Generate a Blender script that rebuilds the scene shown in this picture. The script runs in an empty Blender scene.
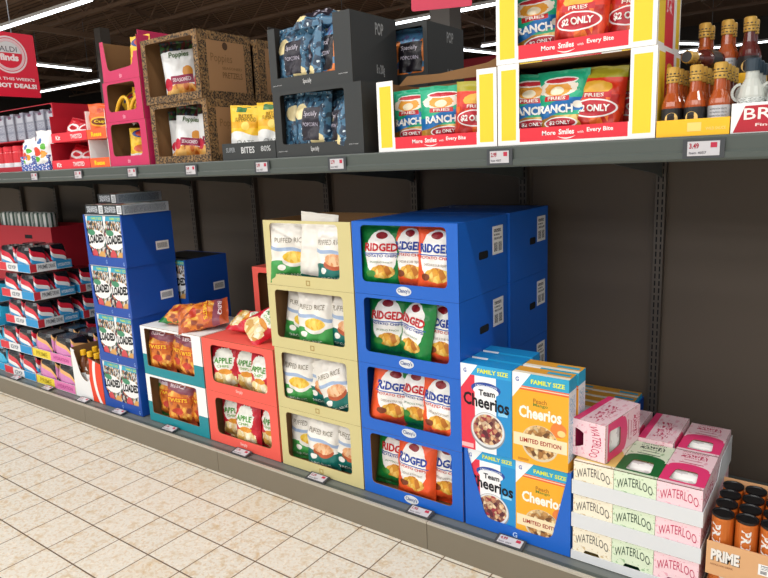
import bpy, math, random
from mathutils import Vector, Matrix, noise
from mathutils.geometry import tessellate_polygon
sc = bpy.context.scene
COL = sc.collection
R = math.radians
T = 0.2034                                   # floor tile pitch in metres

# ------------------------------------------------------------------ colours and materials
def lin(h):
    if isinstance(h, (tuple, list)): return tuple(h[:3]) + (1,)
    h = h.lstrip('#'); o = []
    for i in (0, 2, 4):
        c = int(h[i:i+2], 16) / 255
        o.append(c / 12.92 if c <= .04045 else ((c + .055) / 1.055) ** 2.4)
    return tuple(o) + (1,)

class Paint:
    """layers flat printed shapes over a base colour in the mesh's UV space"""
    def __init__(s, name, base, rough=.5, bump=0, bscale=30, spec=.5, metal=0, coat=0):
        s.mat = bpy.data.materials.new(name); s.mat.use_nodes = True
        s.nt = s.mat.node_tree; s.n = s.nt.nodes; s.l = s.nt.links
        s.b = s.n['Principled BSDF']
        s.b.inputs['Roughness'].default_value = rough
        s.b.inputs['Specular IOR Level'].default_value = spec
        s.b.inputs['Metallic'].default_value = metal
        s.b.inputs['Coat Weight'].default_value = coat
        s.cur = lin(base) if isinstance(base, (str, tuple)) else base
        s._uv = None; s.bump = bump; s.bscale = bscale
    def new(s, t): return s.n.new(t)
    def uv(s):
        if not s._uv:
            u = s.new('ShaderNodeUVMap'); x = s.new('ShaderNodeSeparateXYZ')
            s.l.new(u.outputs[0], x.inputs[0]); s._uv = (x.outputs[0], x.outputs[1]); s._uvv = u.outputs[0]
        return s._uv
    def put(s, sock, v):
        if hasattr(v, 'is_linked'): s.l.new(v, sock)
        else: sock.default_value = v
    def m(s, op, a, b=0.0, c=0.0):
        n = s.new('ShaderNodeMath'); n.operation = op
        for i, v in enumerate((a, b, c)): s.put(n.inputs[i], v)
        return n.outputs[0]
    def over(s, mask, col):
        n = s.new('ShaderNodeMix'); n.data_type = 'RGBA'
        s.put(n.inputs[0], mask)
        s.put(n.inputs[6], s.cur); s.put(n.inputs[7], lin(col) if isinstance(col, (str, tuple)) else col)
        s.cur = n.outputs[2]; return s
    def mrect(s, u0, v0, u1, v1):
        u, v = s.uv()
        return s.m('MULTIPLY', s.m('COMPARE', u, (u0+u1)/2, (u1-u0)/2), s.m('COMPARE', v, (v0+v1)/2, (v1-v0)/2))
    def rect(s, u0, v0, u1, v1, col): return s.over(s.mrect(u0, v0, u1, v1), col)
    def mell(s, cu, cv, a, b, wob=0):
        u, v = s.uv()
        x = s.m('DIVIDE', s.m('SUBTRACT', u, cu), a); y = s.m('DIVIDE', s.m('SUBTRACT', v, cv), b)
        q = s.m('ADD', s.m('MULTIPLY', x, x), s.m('MULTIPLY', y, y))
        if wob: q = s.m('ADD', q, s.m('MULTIPLY', s.m('SUBTRACT', s.nz(14), .5), wob))
        return s.m('LESS_THAN', q, 1.0)
    def ell(s, cu, cv, a, b, col, wob=0): return s.over(s.mell(cu, cv, a, b, wob), col)
    def mhalf(s, a, b, c, wave=0, wf=20):
        u, v = s.uv()
        q = s.m('ADD', s.m('MULTIPLY', u, a), s.m('MULTIPLY', v, b))
        if wave: q = s.m('ADD', q, s.m('MULTIPLY', s.m('SINE', s.m('MULTIPLY', u, wf)), wave))
        return s.m('GREATER_THAN', q, c)
    def half(s, a, b, c, col, wave=0, wf=20): return s.over(s.mhalf(a, b, c, wave, wf), col)
    def band(s, a, b, c0, c1, col, wave=0, wf=20):
        return s.over(s.m('MULTIPLY', s.mhalf(a, b, c0, wave, wf), s.mhalf(-a, -b, -c1, -wave, wf)), col)
    def nz(s, scale, co=None, detail=2):
        n = s.new('ShaderNodeTexNoise'); n.inputs['Scale'].default_value = scale; n.inputs['Detail'].default_value = detail
        if co is None: s.uv(); co = s._uvv
        s.l.new(co, n.inputs['Vector']); return n.outputs[0]
    def obj(s):
        return s.new('ShaderNodeTexCoord').outputs['Object']
    def vor(s, cols, scale, sx=1, sy=1, co=None, dark=.35):
        """cells of mixed colours with darker gaps: cereal, crisps, pretzels"""
        if co is None: s.uv(); co = s._uvv
        mp = s.new('ShaderNodeMapping'); mp.inputs['Scale'].default_value = (sx, sy, 1); s.l.new(co, mp.inputs[0])
        v = s.new('ShaderNodeTexVoronoi'); v.inputs['Scale'].default_value = scale; s.l.new(mp.outputs[0], v.inputs['Vector'])
        x = s.new('ShaderNodeSeparateXYZ'); s.l.new(v.outputs['Color'], x.inputs[0])
        r = s.new('ShaderNodeValToRGB'); r.color_ramp.interpolation = 'CONSTANT'
        e = r.color_ramp.elements; k = len(cols)
        while len(e) < k: e.new(.5)
        for i, c in enumerate(cols): e[i].position = i / k; e[i].color = lin(c)
        s.l.new(x.outputs[0], r.inputs[0])
        if not dark: return r.outputs[0]
        d = s.m('MULTIPLY', s.m('GREATER_THAN', v.outputs['Distance'], .55), dark)
        n = s.new('ShaderNodeMix'); n.data_type = 'RGBA'; s.put(n.inputs[0], d)
        s.l.new(r.outputs[0], n.inputs[6]); n.inputs[7].default_value = lin(cols[-1])
        return n.outputs[2]
    def done(s):
        s.put(s.b.inputs['Base Color'], s.cur)
        if s.bump:
            b = s.new('ShaderNodeBump'); b.inputs['Strength'].default_value = s.bump; b.inputs['Distance'].default_value = .004
            s.l.new(s.nz(s.bscale, s.obj(), 3), b.inputs['Height']); s.l.new(b.outputs[0], s.b.inputs['Normal'])
        return s.mat

MATS = {}
def mat(name, base=None, **k):
    if name not in MATS: MATS[name] = Paint(name, base, **k).done()
    return MATS[name]
def ink(h): return mat('ink ' + h, h, rough=.55, spec=.3)
def keep(name, p): MATS[name] = p.done(); return MATS[name]

# ------------------------------------------------------------------ mesh builder
_txt = {}
def text_geo(s, bold):
    k = (s, bold)
    if k not in _txt:
        c = bpy.data.curves.new('lettering', 'FONT'); c.body = s; c.resolution_u = 2; c.offset = bold
        o = bpy.data.objects.new('lettering', c); COL.objects.link(o)
        dg = bpy.context.evaluated_depsgraph_get(); dg.update()
        me = bpy.data.meshes.new_from_object(o.evaluated_get(dg))
        vs = [tuple(v.co[:2]) for v in me.vertices]; fs = [tuple(p.vertices) for p in me.polygons]
        bpy.data.objects.remove(o); bpy.data.curves.remove(c); bpy.data.meshes.remove(me)
        x0 = min(v[0] for v in vs); x1 = max(v[0] for v in vs); y0 = min(v[1] for v in vs); y1 = max(v[1] for v in vs)
        _txt[k] = ([((x-x0)/(x1-x0), (y-y0)/(y1-y0)) for x, y in vs], fs)
    return _txt[k]

class MB:
    def __init__(s): s.v = []; s.f = []; s.m = []; s.uv = []; s.mats = []; s.smooth = []
    def mi(s, m):
        if isinstance(m, str): m = MATS[m]
        if m not in s.mats: s.mats.append(m)
        return s.mats.index(m)
    def face(s, pts, m, uvs=None, smooth=False):
        b = len(s.v); s.v += [tuple(p) for p in pts]
        s.f.append(tuple(range(b, b+len(pts)))); s.m.append(s.mi(m)); s.smooth.append(smooth)
        s.uv.append(uvs or [(0, 0)] * len(pts))
    def raw(s, vs, fs, m, uvs=None, smooth=False):
        b = len(s.v); s.v += [tuple(p) for p in vs]; i = s.mi(m)
        for f in fs:
            s.f.append(tuple(b+k for k in f)); s.m.append(i); s.smooth.append(smooth)
            s.uv.append([uvs[k] for k in f] if uvs else [(0, 0)] * len(f))
    def box(s, x0, x1, y0, y1, z0, z1, m, mx0=None, mx1=None, my0=None, my1=None, mz0=None, mz1=None):
        """six faces, each with its own 0..1 UV"""
        q = [(0, 0), (1, 0), (1, 1), (0, 1)]
        s.face([(x0,y1,z0),(x0,y0,z0),(x0,y0,z1),(x0,y1,z1)], mx0 or m, q)
        s.face([(x1,y0,z0),(x1,y1,z0),(x1,y1,z1),(x1,y0,z1)], mx1 or m, q)
        s.face([(x0,y0,z0),(x1,y0,z0),(x1,y0,z1),(x0,y0,z1)], my0 or m, q)
        s.face([(x1,y1,z0),(x0,y1,z0),(x0,y1,z1),(x1,y1,z1)], my1 or m, q)
        s.face([(x0,y1,z0),(x1,y1,z0),(x1,y0,z0),(x0,y0,z0)], mz0 or m, q)
        s.face([(x0,y0,z1),(x1,y0,z1),(x1,y1,z1),(x0,y1,z1)], mz1 or m, q)
    def bar(s, a, b, w, h, m):
        """square bar from a to b"""
        a = Vector(a); b = Vector(b); d = (b-a).normalized()
        u = Vector((0, 0, 1)) if abs(d.z) < .9 else Vector((1, 0, 0))
        x = d.cross(u).normalized()*w/2; y = x.normalized().cross(d)*h/2
        p = [a-x-y, a+x-y, a+x+y, a-x+y, b-x-y, b+x-y, b+x+y, b-x+y]
        s.raw(p, [(0,1,2,3),(7,6,5,4),(0,4,5,1),(1,5,6,2),(2,6,7,3),(3,7,4,0)], m)
    def lathe(s, prof, m, seg=20, cx=0, cy=0, z0=0, mats=None, cap=True):
        """prof: list of (r, z); mats: material per ring step"""
        n = len(prof)
        for i in range(n-1):
            (r0, a0), (r1, a1) = prof[i], prof[i+1]; mm = mats[i] if mats else m
            for k in range(seg):
                t0 = 2*math.pi*k/seg; t1 = 2*math.pi*(k+1)/seg
                P = lambda r, t, z: (cx+r*math.sin(t), cy-r*math.cos(t), z0+z)
                u0 = k/seg; u1 = (k+1)/seg
                s.face([P(r0,t0,a0), P(r0,t1,a0), P(r1,t1,a1), P(r1,t0,a1)], mm,
                       [(u0,i/(n-1)),(u1,i/(n-1)),(u1,(i+1)/(n-1)),(u0,(i+1)/(n-1))], True)
    def panel(s, loops, t, m, m2=None, medge=None, size=(1, 1), fn=None):
        """flat panel with holes; loops in (x, z), front at y=0, back at y=t; fn maps (x,y,z)"""
        fn = fn or (lambda x, y, z: (x, y, z))
        tris = tessellate_polygon([[Vector((x, z, 0)) for x, z in L] for L in loops])
        pts = [p for L in loops for p in L]
        uv = [(x/size[0], z/size[1]) for x, z in pts]
        ft = []
        for a, b, c in tris:
            (ax, ay), (bx, by), (cx, cy) = pts[a], pts[b], pts[c]
            ft.append((a, b, c) if (bx-ax)*(cy-ay)-(by-ay)*(cx-ax) > 0 else (a, c, b))
        s.raw([fn(x, 0, z) for x, z in pts], ft, m, uv)
        s.raw([fn(x, t, z) for x, z in pts], [f[::-1] for f in ft], m2 or m, uv)
        for L in loops:
            n = len(L)
            for i in range(n):
                (x0, z0), (x1, z1) = L[i], L[(i+1) % n]
                s.face([fn(x0,0,z0), fn(x0,t,z0), fn(x1,t,z1), fn(x1,0,z1)], medge or m2 or m)
    def text(s, string, m, rect, fn, bold=.02):
        """lettering stretched to rect=(u0,v0,u1,v1) and mapped by fn(u,v)"""
        vs, fs = text_geo(string, bold); u0, v0, u1, v1 = rect
        s.raw([fn(u0+(u1-u0)*x, v0+(v1-v0)*y) for x, y in vs], fs, m)
    def build(s, name, parent=None, loc=(0,0,0), rot=(0,0,0), me=None):
        me = me or s.mesh(name)
        o = bpy.data.objects.new(name, me); COL.objects.link(o)
        o.location = loc; o.rotation_euler = rot
        if parent: o.parent = parent
        return o
    def mesh(s, name):
        me = bpy.data.meshes.new(name); me.from_pydata(s.v, [], s.f)
        for m in s.mats: me.materials.append(m)
        me.polygons.foreach_set('material_index', s.m)
        me.polygons.foreach_set('use_smooth', s.smooth)
        ul = me.uv_layers.new(name='UVMap')
        ul.data.foreach_set('uv', [c for f in s.uv for p in f for c in p])
        me.update(); return me

def put(name, me, parent=None, loc=(0,0,0), rot=(0,0,0)):
    o = bpy.data.objects.new(name, me); COL.objects.link(o); o.location = loc; o.rotation_euler = rot
    if parent: o.parent = parent
    return o
def tag(o, label, cat, group=None):
    o['label'] = label; o['category'] = cat
    if group: o['group'] = group
    return o
def thing(name, label, cat, loc=(0,0,0), rz=0, group=None):
    o = bpy.data.objects.new(name, None); COL.objects.link(o); o.empty_display_size = .05
    o.location = loc; o.rotation_euler = (0, 0, rz); return tag(o, label, cat, group)
def struct(o): o['kind'] = 'structure'; return o

def rpoly(pts, r, k=5):
    """polygon with rounded corners (r number or list)"""
    out = []; n = len(pts)
    for i in range(n):
        p = Vector(pts[i]); a = Vector(pts[i-1]); b = Vector(pts[(i+1) % n]); rr = r[i] if isinstance(r, list) else r
        if rr <= 0: out.append(tuple(p)); continue
        s = p+(a-p).normalized()*rr; e = p+(b-p).normalized()*rr
        for j in range(k+1):
            t = j/k; q = s*(1-t)**2+p*2*t*(1-t)+e*t*t; out.append(tuple(q))
    return out
FRONT = lambda w, h, y=-.0006: (lambda u, v: (-w/2+u*w, y, v*h))

# ------------------------------------------------------------------ plain materials
mat('kraft', '#84603a', rough=.85, bump=.15, bscale=60)
mat('kraft light', '#b08f63', rough=.85)
mat('white card', '#eef0f0', rough=.6)
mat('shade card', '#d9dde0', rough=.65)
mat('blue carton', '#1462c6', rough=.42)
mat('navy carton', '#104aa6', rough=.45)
mat('beige carton', '#cec48c', rough=.6)
mat('coral carton', '#ee5d50', rough=.55)
mat('pink carton', '#c6265c', rough=.5)
mat('charcoal carton', '#2a2e2f', rough=.55)
mat('yellow card', '#f0cb2a', rough=.5)
mat('tray yellow', '#f8bf1e', rough=.5)
mat('red card', '#e42a3c', rough=.5)
mat('deep red', '#b4182c', rough=.5)
mat('orange card', '#f0602a', rough=.5)
mat('tan tray', '#d9a878', rough=.7)
mat('black plastic', '#141416', rough=.35)
mat('dark hole', '#0b0d12', rough=.9)
mat('shelf steel', '#4a524e', rough=.42, spec=.5)
mat('shelf dark', '#474c4a', rough=.5)
mat('plinth taupe', '#787060', rough=.5)
mat('plinth lip', '#b5b0a2', rough=.4)
mat('deck grey', '#6a6f6c', rough=.5)
mat('upright', '#524b44', rough=.45, metal=.3)
mat('tag holder', '#3c4044', rough=.4)
mat('tag paper', '#c4c3c8', rough=.5)
mat('sign pink', '#e83a5c', rough=.4)
mat('sign red', '#dd1f3c', rough=.35)
mat('steel wire', '#8d9296', rough=.35, metal=.8)
mat('roof steel', '#7c6350', rough=.7)
mat('column grey', '#6d6965', rough=.6)
mat('gold cap', '#c9a04a', rough=.35, metal=.25)
mat('sauce orange', '#a84d20', rough=.12, coat=.6)
mat('sauce dark', '#5d2320', rough=.12, coat=.6)
mat('bottle label', '#232122', rough=.4)
mat('clear dressing', '#c3c8c2', rough=.1, coat=.5)
mat('can silver', '#cfcfd2', rough=.3, metal=.5)
p = Paint('shelf back panel', '#584d42', rough=.6); p.over(p.m('MULTIPLY', p.nz(1.3, p.obj()), .25), '#4c4339'); keep('back panel', p)
p = Paint('barcode', '#f4f4f2', rough=.5)
for k, (a, b, c, d) in enumerate([(.12,.1,.46,.42),(.56,.1,.88,.42),(.12,.52,.88,.6),(.12,.66,.7,.72),(.12,.78,.8,.9)]):
    p.over(p.m('MULTIPLY', p.mrect(a,b,c,d), p.m('GREATER_THAN', p.nz(60 if k < 2 else 25), .47)), '#4a5058')
keep('barcode', p)
p = Paint('barcode wide', '#e9eaea', rough=.5)
p.over(p.m('MULTIPLY', p.mrect(.1,.2,.9,.8), p.m('GREATER_THAN', p.m('SINE', p.m('MULTIPLY', p.uv()[0], 120.0)), -.1)), '#50545c')
keep('barcode wide', p)

# floor tiles: cream, mottled, thin brown grout
p = Paint('floor tile', '#dcd8cc', rough=.42, spec=.35)
co = p.obj()
p.over(p.m('MULTIPLY', p.m('SMOOTH_MIN', p.m('MAXIMUM', p.m('MULTIPLY', p.m('SUBTRACT', p.nz(22, co, 4), .52), 6.0), 0.0), 1.0, .1), .75), '#c8b088')
p.over(p.m('MULTIPLY', p.m('GREATER_THAN', p.nz(70, co, 3), .56), .45), '#c9ab80')
p.over(p.m('MULTIPLY', p.m('GREATER_THAN', p.nz(60, co, 3), .6), .4), '#f2ead9')
x = p.new('ShaderNodeSeparateXYZ'); p.l.new(co, x.inputs[0])
gx = p.m('DIVIDE', x.outputs[0], T); gy = p.m('DIVIDE', p.m('ADD', x.outputs[1], .09*T), T)
wn = p.new('ShaderNodeTexWhiteNoise'); wn.noise_dimensions = '2D'; cb = p.new('ShaderNodeCombineXYZ')
p.put(cb.inputs[0], p.m('FLOOR', gx)); p.put(cb.inputs[1], p.m('FLOOR', gy)); p.l.new(cb.outputs[0], wn.inputs['Vector'])
p.over(p.m('MULTIPLY', p.m('GREATER_THAN', wn.outputs['Value'], .85), .14), '#d6b98c')
p.over(p.m('MULTIPLY', p.m('LESS_THAN', wn.outputs['Value'], .3), .15), '#e8e2d4')
dx = p.m('ABSOLUTE', p.m('SUBTRACT', gx, p.m('ROUND', gx))); dy = p.m('ABSOLUTE', p.m('SUBTRACT', gy, p.m('ROUND', gy)))
p.over(p.m('LESS_THAN', p.m('MINIMUM', dx, dy), .0125), '#75614c')
p.over(p.m('LESS_THAN', dy, .0145), '#6a5744')
keep('floor tile', p)
p = Paint('roof deck', '#94745c', rough=.8)
x = p.new('ShaderNodeSeparateXYZ'); p.l.new(p.obj(), x.inputs[0])
p.over(p.m('GREATER_THAN', p.m('SINE', p.m('MULTIPLY', x.outputs[1], 42.0)), .3), '#5c4736'); keep('roof deck', p)
def emis(name, col, st):
    q = Paint(name, col); q.b.inputs['Emission Color'].default_value = lin(col); q.b.inputs['Emission Strength'].default_value = st
    return keep(name, q)
emis('tube light', '#f6fbff', 6)

# ------------------------------------------------------------------ printed bag faces (u across, v up)
def pk(name, base, **k):
    k.setdefault('rough', .34); k.setdefault('bump', .55); k.setdefault('bscale', 55); return Paint(name, base, **k)
def ridged(name, base, alt):
    p = pk(name, base); p.band(0, 1, .0, .12, alt, .02, 40)
    p.ell(.5, .56, .355, .35, '#f3f2ee', .15)
    p.ell(.5, .83, .13, .05, '#8c1420'); p.rect(.09, .56, .91, .575, '#1f4fa8')
    p.over(p.mell(.55, .3, .27, .1, .5), p.vor(['#e8b545', '#d99a2c', '#f1ca66', '#b9701f'], 9))
    p.ell(.28, .27, .11, .05, '#7c3a1c' if 'orange' in name else '#3f8b38', .4)
    return keep(name, p)
ridged('bag ridged orange', '#f0592a', '#d8401c'); ridged('bag ridged green', '#12813a', '#0c6a2e')
def rice(name, low, bowl, dip):
    p = pk(name, '#eeebe3'); p.half(0, -1, -.36, low, .03, 7); p.band(.1, 1, .58, .64, '#9fb6d6', .02, 8)
    p.ell(.6, .38, .28, .1, bowl); p.over(p.mell(.6, .44, .27, .1, .35), p.vor(dip, 12))
    p.ell(.3, .27, .1, .05, '#f4f1ea'); return keep(name, p)
rice('bag rice green', '#3d9a4a', '#e9e6de', ['#edc43a', '#e3ac25', '#f3d468'])
rice('bag rice teal', '#0f6e66', '#b5552f', ['#e4a877', '#d48f5c', '#efc49a'])
p = pk('bag plain back', '#efece4'); p.half(0, -1, -.12, '#0f6e66'); keep('bag plain back', p)
p = pk('bag apple', '#cf1e35'); p.ell(.5, .64, .36, .26, '#f3f3ea', .7); p.half(0, 1, .93, '#c21a30')
p.over(p.mell(.5, .2, .42, .22, .6), p.vor(['#f1e3b4', '#e9d497', '#f7efd2', '#c99a4a'], 7)); p.ell(.55, .4, .22, .06, '#e2972f', .5)
keep('bag apple', p)
def puff(name, base, top):
    p = pk(name, base); p.over(p.mell(.5, .4, .5, .4, .5), p.vor(['#e0812a', '#eaa23d', '#c8641f', '#f0b850', '#8e3c1a', '#d0702a'], 9, dark=.6))
    p.band(.1, 1, .78, .92, top); p.ell(.5, .33, .2, .07, '#c23a26', .3); p.rect(.1, .52, .9, .64, '#c9531f'); return keep(name, p)
puff('bag puff maroon', '#b4502c', '#8c4a5c'); puff('bag puff green', '#1f7a36', '#d8c6d2')
p = pk('bag pretzel', '#e9ecee'); p.over(p.mhalf(0, 1, .82), p.vor(['#2b3136', '#31526a', '#3b6b3a', '#6b2b34', '#23282c'], 14))
p.over(p.mell(.5, .12, .5, .17, .4), p.vor(['#d8862f', '#e8a54a', '#b9601f', '#f0c070'], 8)); p.ell(.68, .46, .13, .1, '#d9922f', .6)
p.rect(.22, .28, .8, .42, '#8e1240'); p.ell(.12, .3, .12, .1, '#c8203e', .4); p.ell(.9, .3, .1, .12, '#c8203e', .4); keep('bag pretzel', p)
p = pk('bag pouch', '#f4c52c'); p.half(0, -1, -.46, '#eef0ee', .04, 6); p.band(0, 1, .56, .68, '#e8ac1c'); p.ell(.5, .6, .12, .08, '#f7dc6a'); p.rect(.2, .86, .5, .97, '#3d7a42'); keep('bag pouch', p)
p = pk('bag popcorn', '#46718f', bump=.6); p.over(p.m('MULTIPLY', p.m('GREATER_THAN', p.nz(9), .52), .85), '#1c2a40')
p.over(p.m('GREATER_THAN', p.nz(17), .66), '#cfe0ea'); p.ell(.25, .68, .2, .13, '#e9d9a6', .5); p.ell(.75, .22, .16, .12, '#ead8a0', .6)
p.rect(.34, .22, .8, .74, '#221f2c'); keep('bag popcorn', p)
p = pk('bag popcorn orange', '#4c7fa8', bump=.6); p.over(p.m('MULTIPLY', p.m('GREATER_THAN', p.nz(9), .58), .8), '#5a3f74'); p.half(0, -1, -.25, '#e07a2c', .05, 9); p.ell(.12, .6, .15, .2, '#e8863a', .6)
p.ell(.9, .6, .15, .2, '#e8863a', .6); p.rect(.2, .22, .85, .74, '#17141c'); keep('bag popcorn orange', p)
p = pk('bag ranch fries', '#1fae84'); p.half(0, -1, -.36, '#d8a63c'); p.over(p.mhalf(0, -1, -.36), p.vor(['#dcb04a', '#c8922e', '#e8c878', '#a87420'], 7, 1, .6))
p.band(-.15, 1, .3, .48, '#1470b8', .02, 8); p.ell(.46, .74, .4, .12, '#f0e8d8', .8); p.ell(.46, .73, .26, .1, '#e8a23a', .8); p.ell(.46, .7, .13, .06, '#f0e6c8', .6); p.rect(.22, .56, .72, .63, '#c8202c'); p.ell(.5, .85, .34, .055, '#f2f2ee'); p.ell(.5, .85, .3, .035, '#c8303c', .6); p.ell(.86, .5, .09, .05, '#f4efe2', .4); p.ell(.55, .25, .32, .085, '#f2eeee'); p.ell(.55, .25, .29, .07, '#b01e30'); keep('bag ranch fries', p)
p = pk('bag hot fries', '#dd3a22'); p.over(p.mhalf(0, -1, -.6), p.vor(['#e0421e', '#c42a18', '#f0762c', '#b21c14'], 9, 1, .6)); p.half(0, 1, .84, '#a8a02a')
p.ell(.5, .7, .3, .1, '#e8b23c', .5); p.rect(.2, .56, .8, .64, '#c8202c'); p.ell(.5, .42, .42, .13, '#f4f0f0'); p.ell(.5, .42, .385, .11, '#c01e30'); keep('bag hot fries', p)
p = pk('bag yellow snack', '#efc02c'); p.half(0, -1, -.28, '#e8e6e0'); p.ell(.5, .84, .36, .12, '#2b3f86', .2); p.ell(.5, .84, .2, .09, '#c8352e', .5); p.ell(.5, .42, .3, .1, '#d2572c', .5); p.rect(.3, .1, .7, .2, '#c22a58'); keep('bag yellow snack', p)
p = pk('bag peanut cups', '#f0662a'); p.ell(.5, .45, .4, .14, '#f3b32c'); p.ell(.5, .45, .33, .1, '#7a3512'); p.ell(.5, .78, .16, .08, '#c4401c', .4); keep('bag peanut cups', p)
p = pk('bag wafers', '#cf1f30'); p.ell(.5, .5, .35, .18, '#f1efee', .4); p.ell(.5, .5, .24, .09, '#d01f30'); p.half(.4, 1, 1.1, '#b51526'); keep('bag wafers', p)
p = pk('bag gummies', '#eef0f2'); p.ell(.5, .72, .16, .08, '#1f5fa8', .4); p.ell(.72, .58, .14, .08, '#57b02e', .4); p.ell(.35, .45, .18, .12, '#e2452c', .6); p.ell(.66, .38, .17, .1, '#f09a2c', .6); p.ell(.3, .25, .12, .07, '#57b02e', .5); keep('bag gummies', p)

# ------------------------------------------------------------------ bags
def bag_surface(w, h, t, seed, gusset=0.0):
    so = seed*7.13
    def prof(u, v):
        a = max(0.0, 1-abs(2*u-1)**2.8)**.6
        e = .055; q = min(max((v-e)/.2, 0), 1); r = min(max((1-e-v)/.3, 0), 1)
        return a*(math.sin(q*math.pi/2)**.7)*(math.sin(r*math.pi/2)**.8)
    def P(u, v, side=-1, off=0.0):
        f = prof(u, v)
        mid = math.sin(min(max(v, 0), 1)*math.pi)
        x = (u-.5)*w*(1-.045*mid**.6)
        n = noise.noise(Vector((u*5+so, v*6, side*3.1)))*.009+noise.noise(Vector((u*13+so, v*15, side*5.7)))*.005
        cre = math.sin(u*38+so+3*noise.noise(Vector((u*3, v*3, so))))*.0022*(math.exp(-abs(v-.08)*9)+math.exp(-abs(v-.92)*7))
        y = side*(t/2*f+off)+(n+cre)*min(1, f*1.6+.2)
        z = v*h*(1-.02*(2*u-1)**2*0)+.004*noise.noise(Vector((u*4+so, 0, 2)))*(1 if v > .9 else 0)
        y += .006*noise.noise(Vector((so, v*3, 9)))*(v)
        return x, y, z
    return P
_bags = {}
def bag_mesh(kind, w, h, t, seed, words, back=None):
    k = (kind, w, h, t, seed)
    if k in _bags: return _bags[k]
    mb = MB(); P = bag_surface(w, h, t, seed); nu, nv = 18, 24
    for side in (-1, 1):
        vs = []; uv = []; fs = []
        for j in range(nv+1):
            for i in range(nu+1):
                u, v = i/nu, j/nv
                if i in (0, nu) or j in (0, nv):
                    a = P(u, v, -1); b = P(u, v, 1); vs.append(((a[0]+b[0])/2, (a[1]+b[1])/2, (a[2]+b[2])/2))
                else: vs.append(P(u, v, side))
                uv.append((u if side < 0 else 1-u, v))
        for j in range(nv):
            for i in range(nu):
                a = j*(nu+1)+i; q = (a, a+1, a+nu+2, a+nu+1); fs.append(q if side < 0 else q[::-1])
        mb.raw(vs, fs, MATS[kind] if side < 0 or not back else MATS[back], uv, True)
    for s, c, r, b in words:
        mb.text(s, ink(c), r, lambda u, v: P(u, v, -1, .0022), b)
    _bags[k] = mb.mesh('bag'); return _bags[k]
KIND = {   # material, width, height, thickness, words, name, words for the label
 'ro': ('bag ridged orange', .185, .262, .075, [('RIDGED','#1a3f9a',(.13,.6,.87,.72),.035),('POTATO CHIPS','#c8202c',(.14,.515,.86,.555),.02),('CHEDDAR & SOUR CREAM','#8a7a6a',(.24,.42,.76,.455),0)], 'orange ridged potato chip bag'),
 'rg': ('bag ridged green', .185, .262, .075, [('RIDGED','#c2202c',(.13,.6,.87,.72),.035),('POTATO CHIPS','#1a3f9a',(.14,.515,.86,.555),.02),('JALAPENO RANCH','#4a7a4a',(.24,.42,.76,.455),0)], 'green ridged potato chip bag'),
 'wg': ('bag rice green', .18, .25, .07, [('PUFFED RICE','#8a8272',(.14,.68,.86,.76),.0),('ORGANIC','#eef4ea',(.2,.12,.8,.17),0)], 'white rice snack bag with green base'),
 'wt': ('bag rice teal', .18, .25, .07, [('PUFFED RICE','#8a8272',(.14,.68,.86,.76),.0),('ORGANIC','#eef4ea',(.2,.12,.8,.17),0)], 'white rice snack bag with teal base'),
 'wb': ('bag plain back', .18, .29, .06, [], 'plain white back of a rice snack bag'),
 'ap': ('bag apple', .165, .225, .065, [('APPLE','#4c9a3a',(.2,.58,.8,.7),.02),('CHIPS','#7fb35a',(.3,.49,.7,.55),.01)], 'red and white apple chip bag'),
 'pm': ('bag puff maroon', .18, .245, .075, [('BBQ','#f4dfe4',(.2,.81,.75,.89),.02),('TWISTS','#f7c43a',(.14,.54,.86,.62),.03)], 'orange corn puff bag with maroon top'),
 'pg': ('bag puff green', .18, .245, .075, [('HONEY','#8c3f6a',(.2,.81,.75,.89),.02),('TWISTS','#f7c43a',(.14,.54,.86,.62),.03)], 'green corn puff bag with orange picture'),
 'pz': ('bag pretzel', .17, .25, .07, [('Poppies','#4a6a3a',(.26,.68,.76,.8),.02),('SEASONED','#f0e4ea',(.28,.32,.74,.38),.01)], 'white pretzel bag with dark patterned top'),
 'po': ('bag pouch', .15, .215, .06, [('SUPERFOOD','#8a6a1c',(.18,.68,.82,.76),.01),('BITES','#8a6a1c',(.3,.76,.7,.82),.01),('OATS','#8a8f8a',(.25,.25,.75,.33),.0)], 'yellow and white snack pouch'),
 'pc': ('bag popcorn', .17, .235, .08, [('Specially','#cfcad8',(.4,.58,.74,.68),.0),('POPCORN','#b9b4c6',(.38,.44,.76,.5),.01)], 'blue popcorn bag with dark label'),
 'px': ('bag popcorn orange', .17, .235, .08, [('Specially','#cfcad8',(.3,.58,.74,.68),.0),('POPCORN','#b9b4c6',(.28,.44,.76,.5),.01)], 'blue and orange popcorn bag with black label'),
 'rf': ('bag ranch fries', .165, .22, .065, [('FRIES','#f6efe6',(.3,.573,.65,.617),.02),('RANCH','#f6f6f2',(.12,.39,.78,.51),.04),('$2 ONLY','#f6f6f2',(.34,.22,.76,.28),.02)], 'teal ranch fries bag with blue band'),
 'hf': ('bag hot fries', .165, .22, .065, [('FRIES','#f6efe6',(.32,.575,.68,.625),.02),('$2 ONLY','#f6f6f2',(.2,.36,.8,.47),.04)], 'red hot fries bag with price oval'),
 'ys': ('bag yellow snack', .13, .17, .05, [], 'yellow snack bag with blue top'),
 'ch': ('bag peanut cups', .15, .15, .06, [('Cups','#f7d83c',(.3,.39,.7,.5),.03)], 'orange candy bag'),
 'wf': ('bag wafers', .15, .15, .055, [('Kit','#c8202c',(.36,.45,.64,.55),.03)], 'red candy bag'),
 'gm': ('bag gummies', .125, .15, .055, [], 'white gummy candy bag with coloured fruit'),
}
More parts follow.
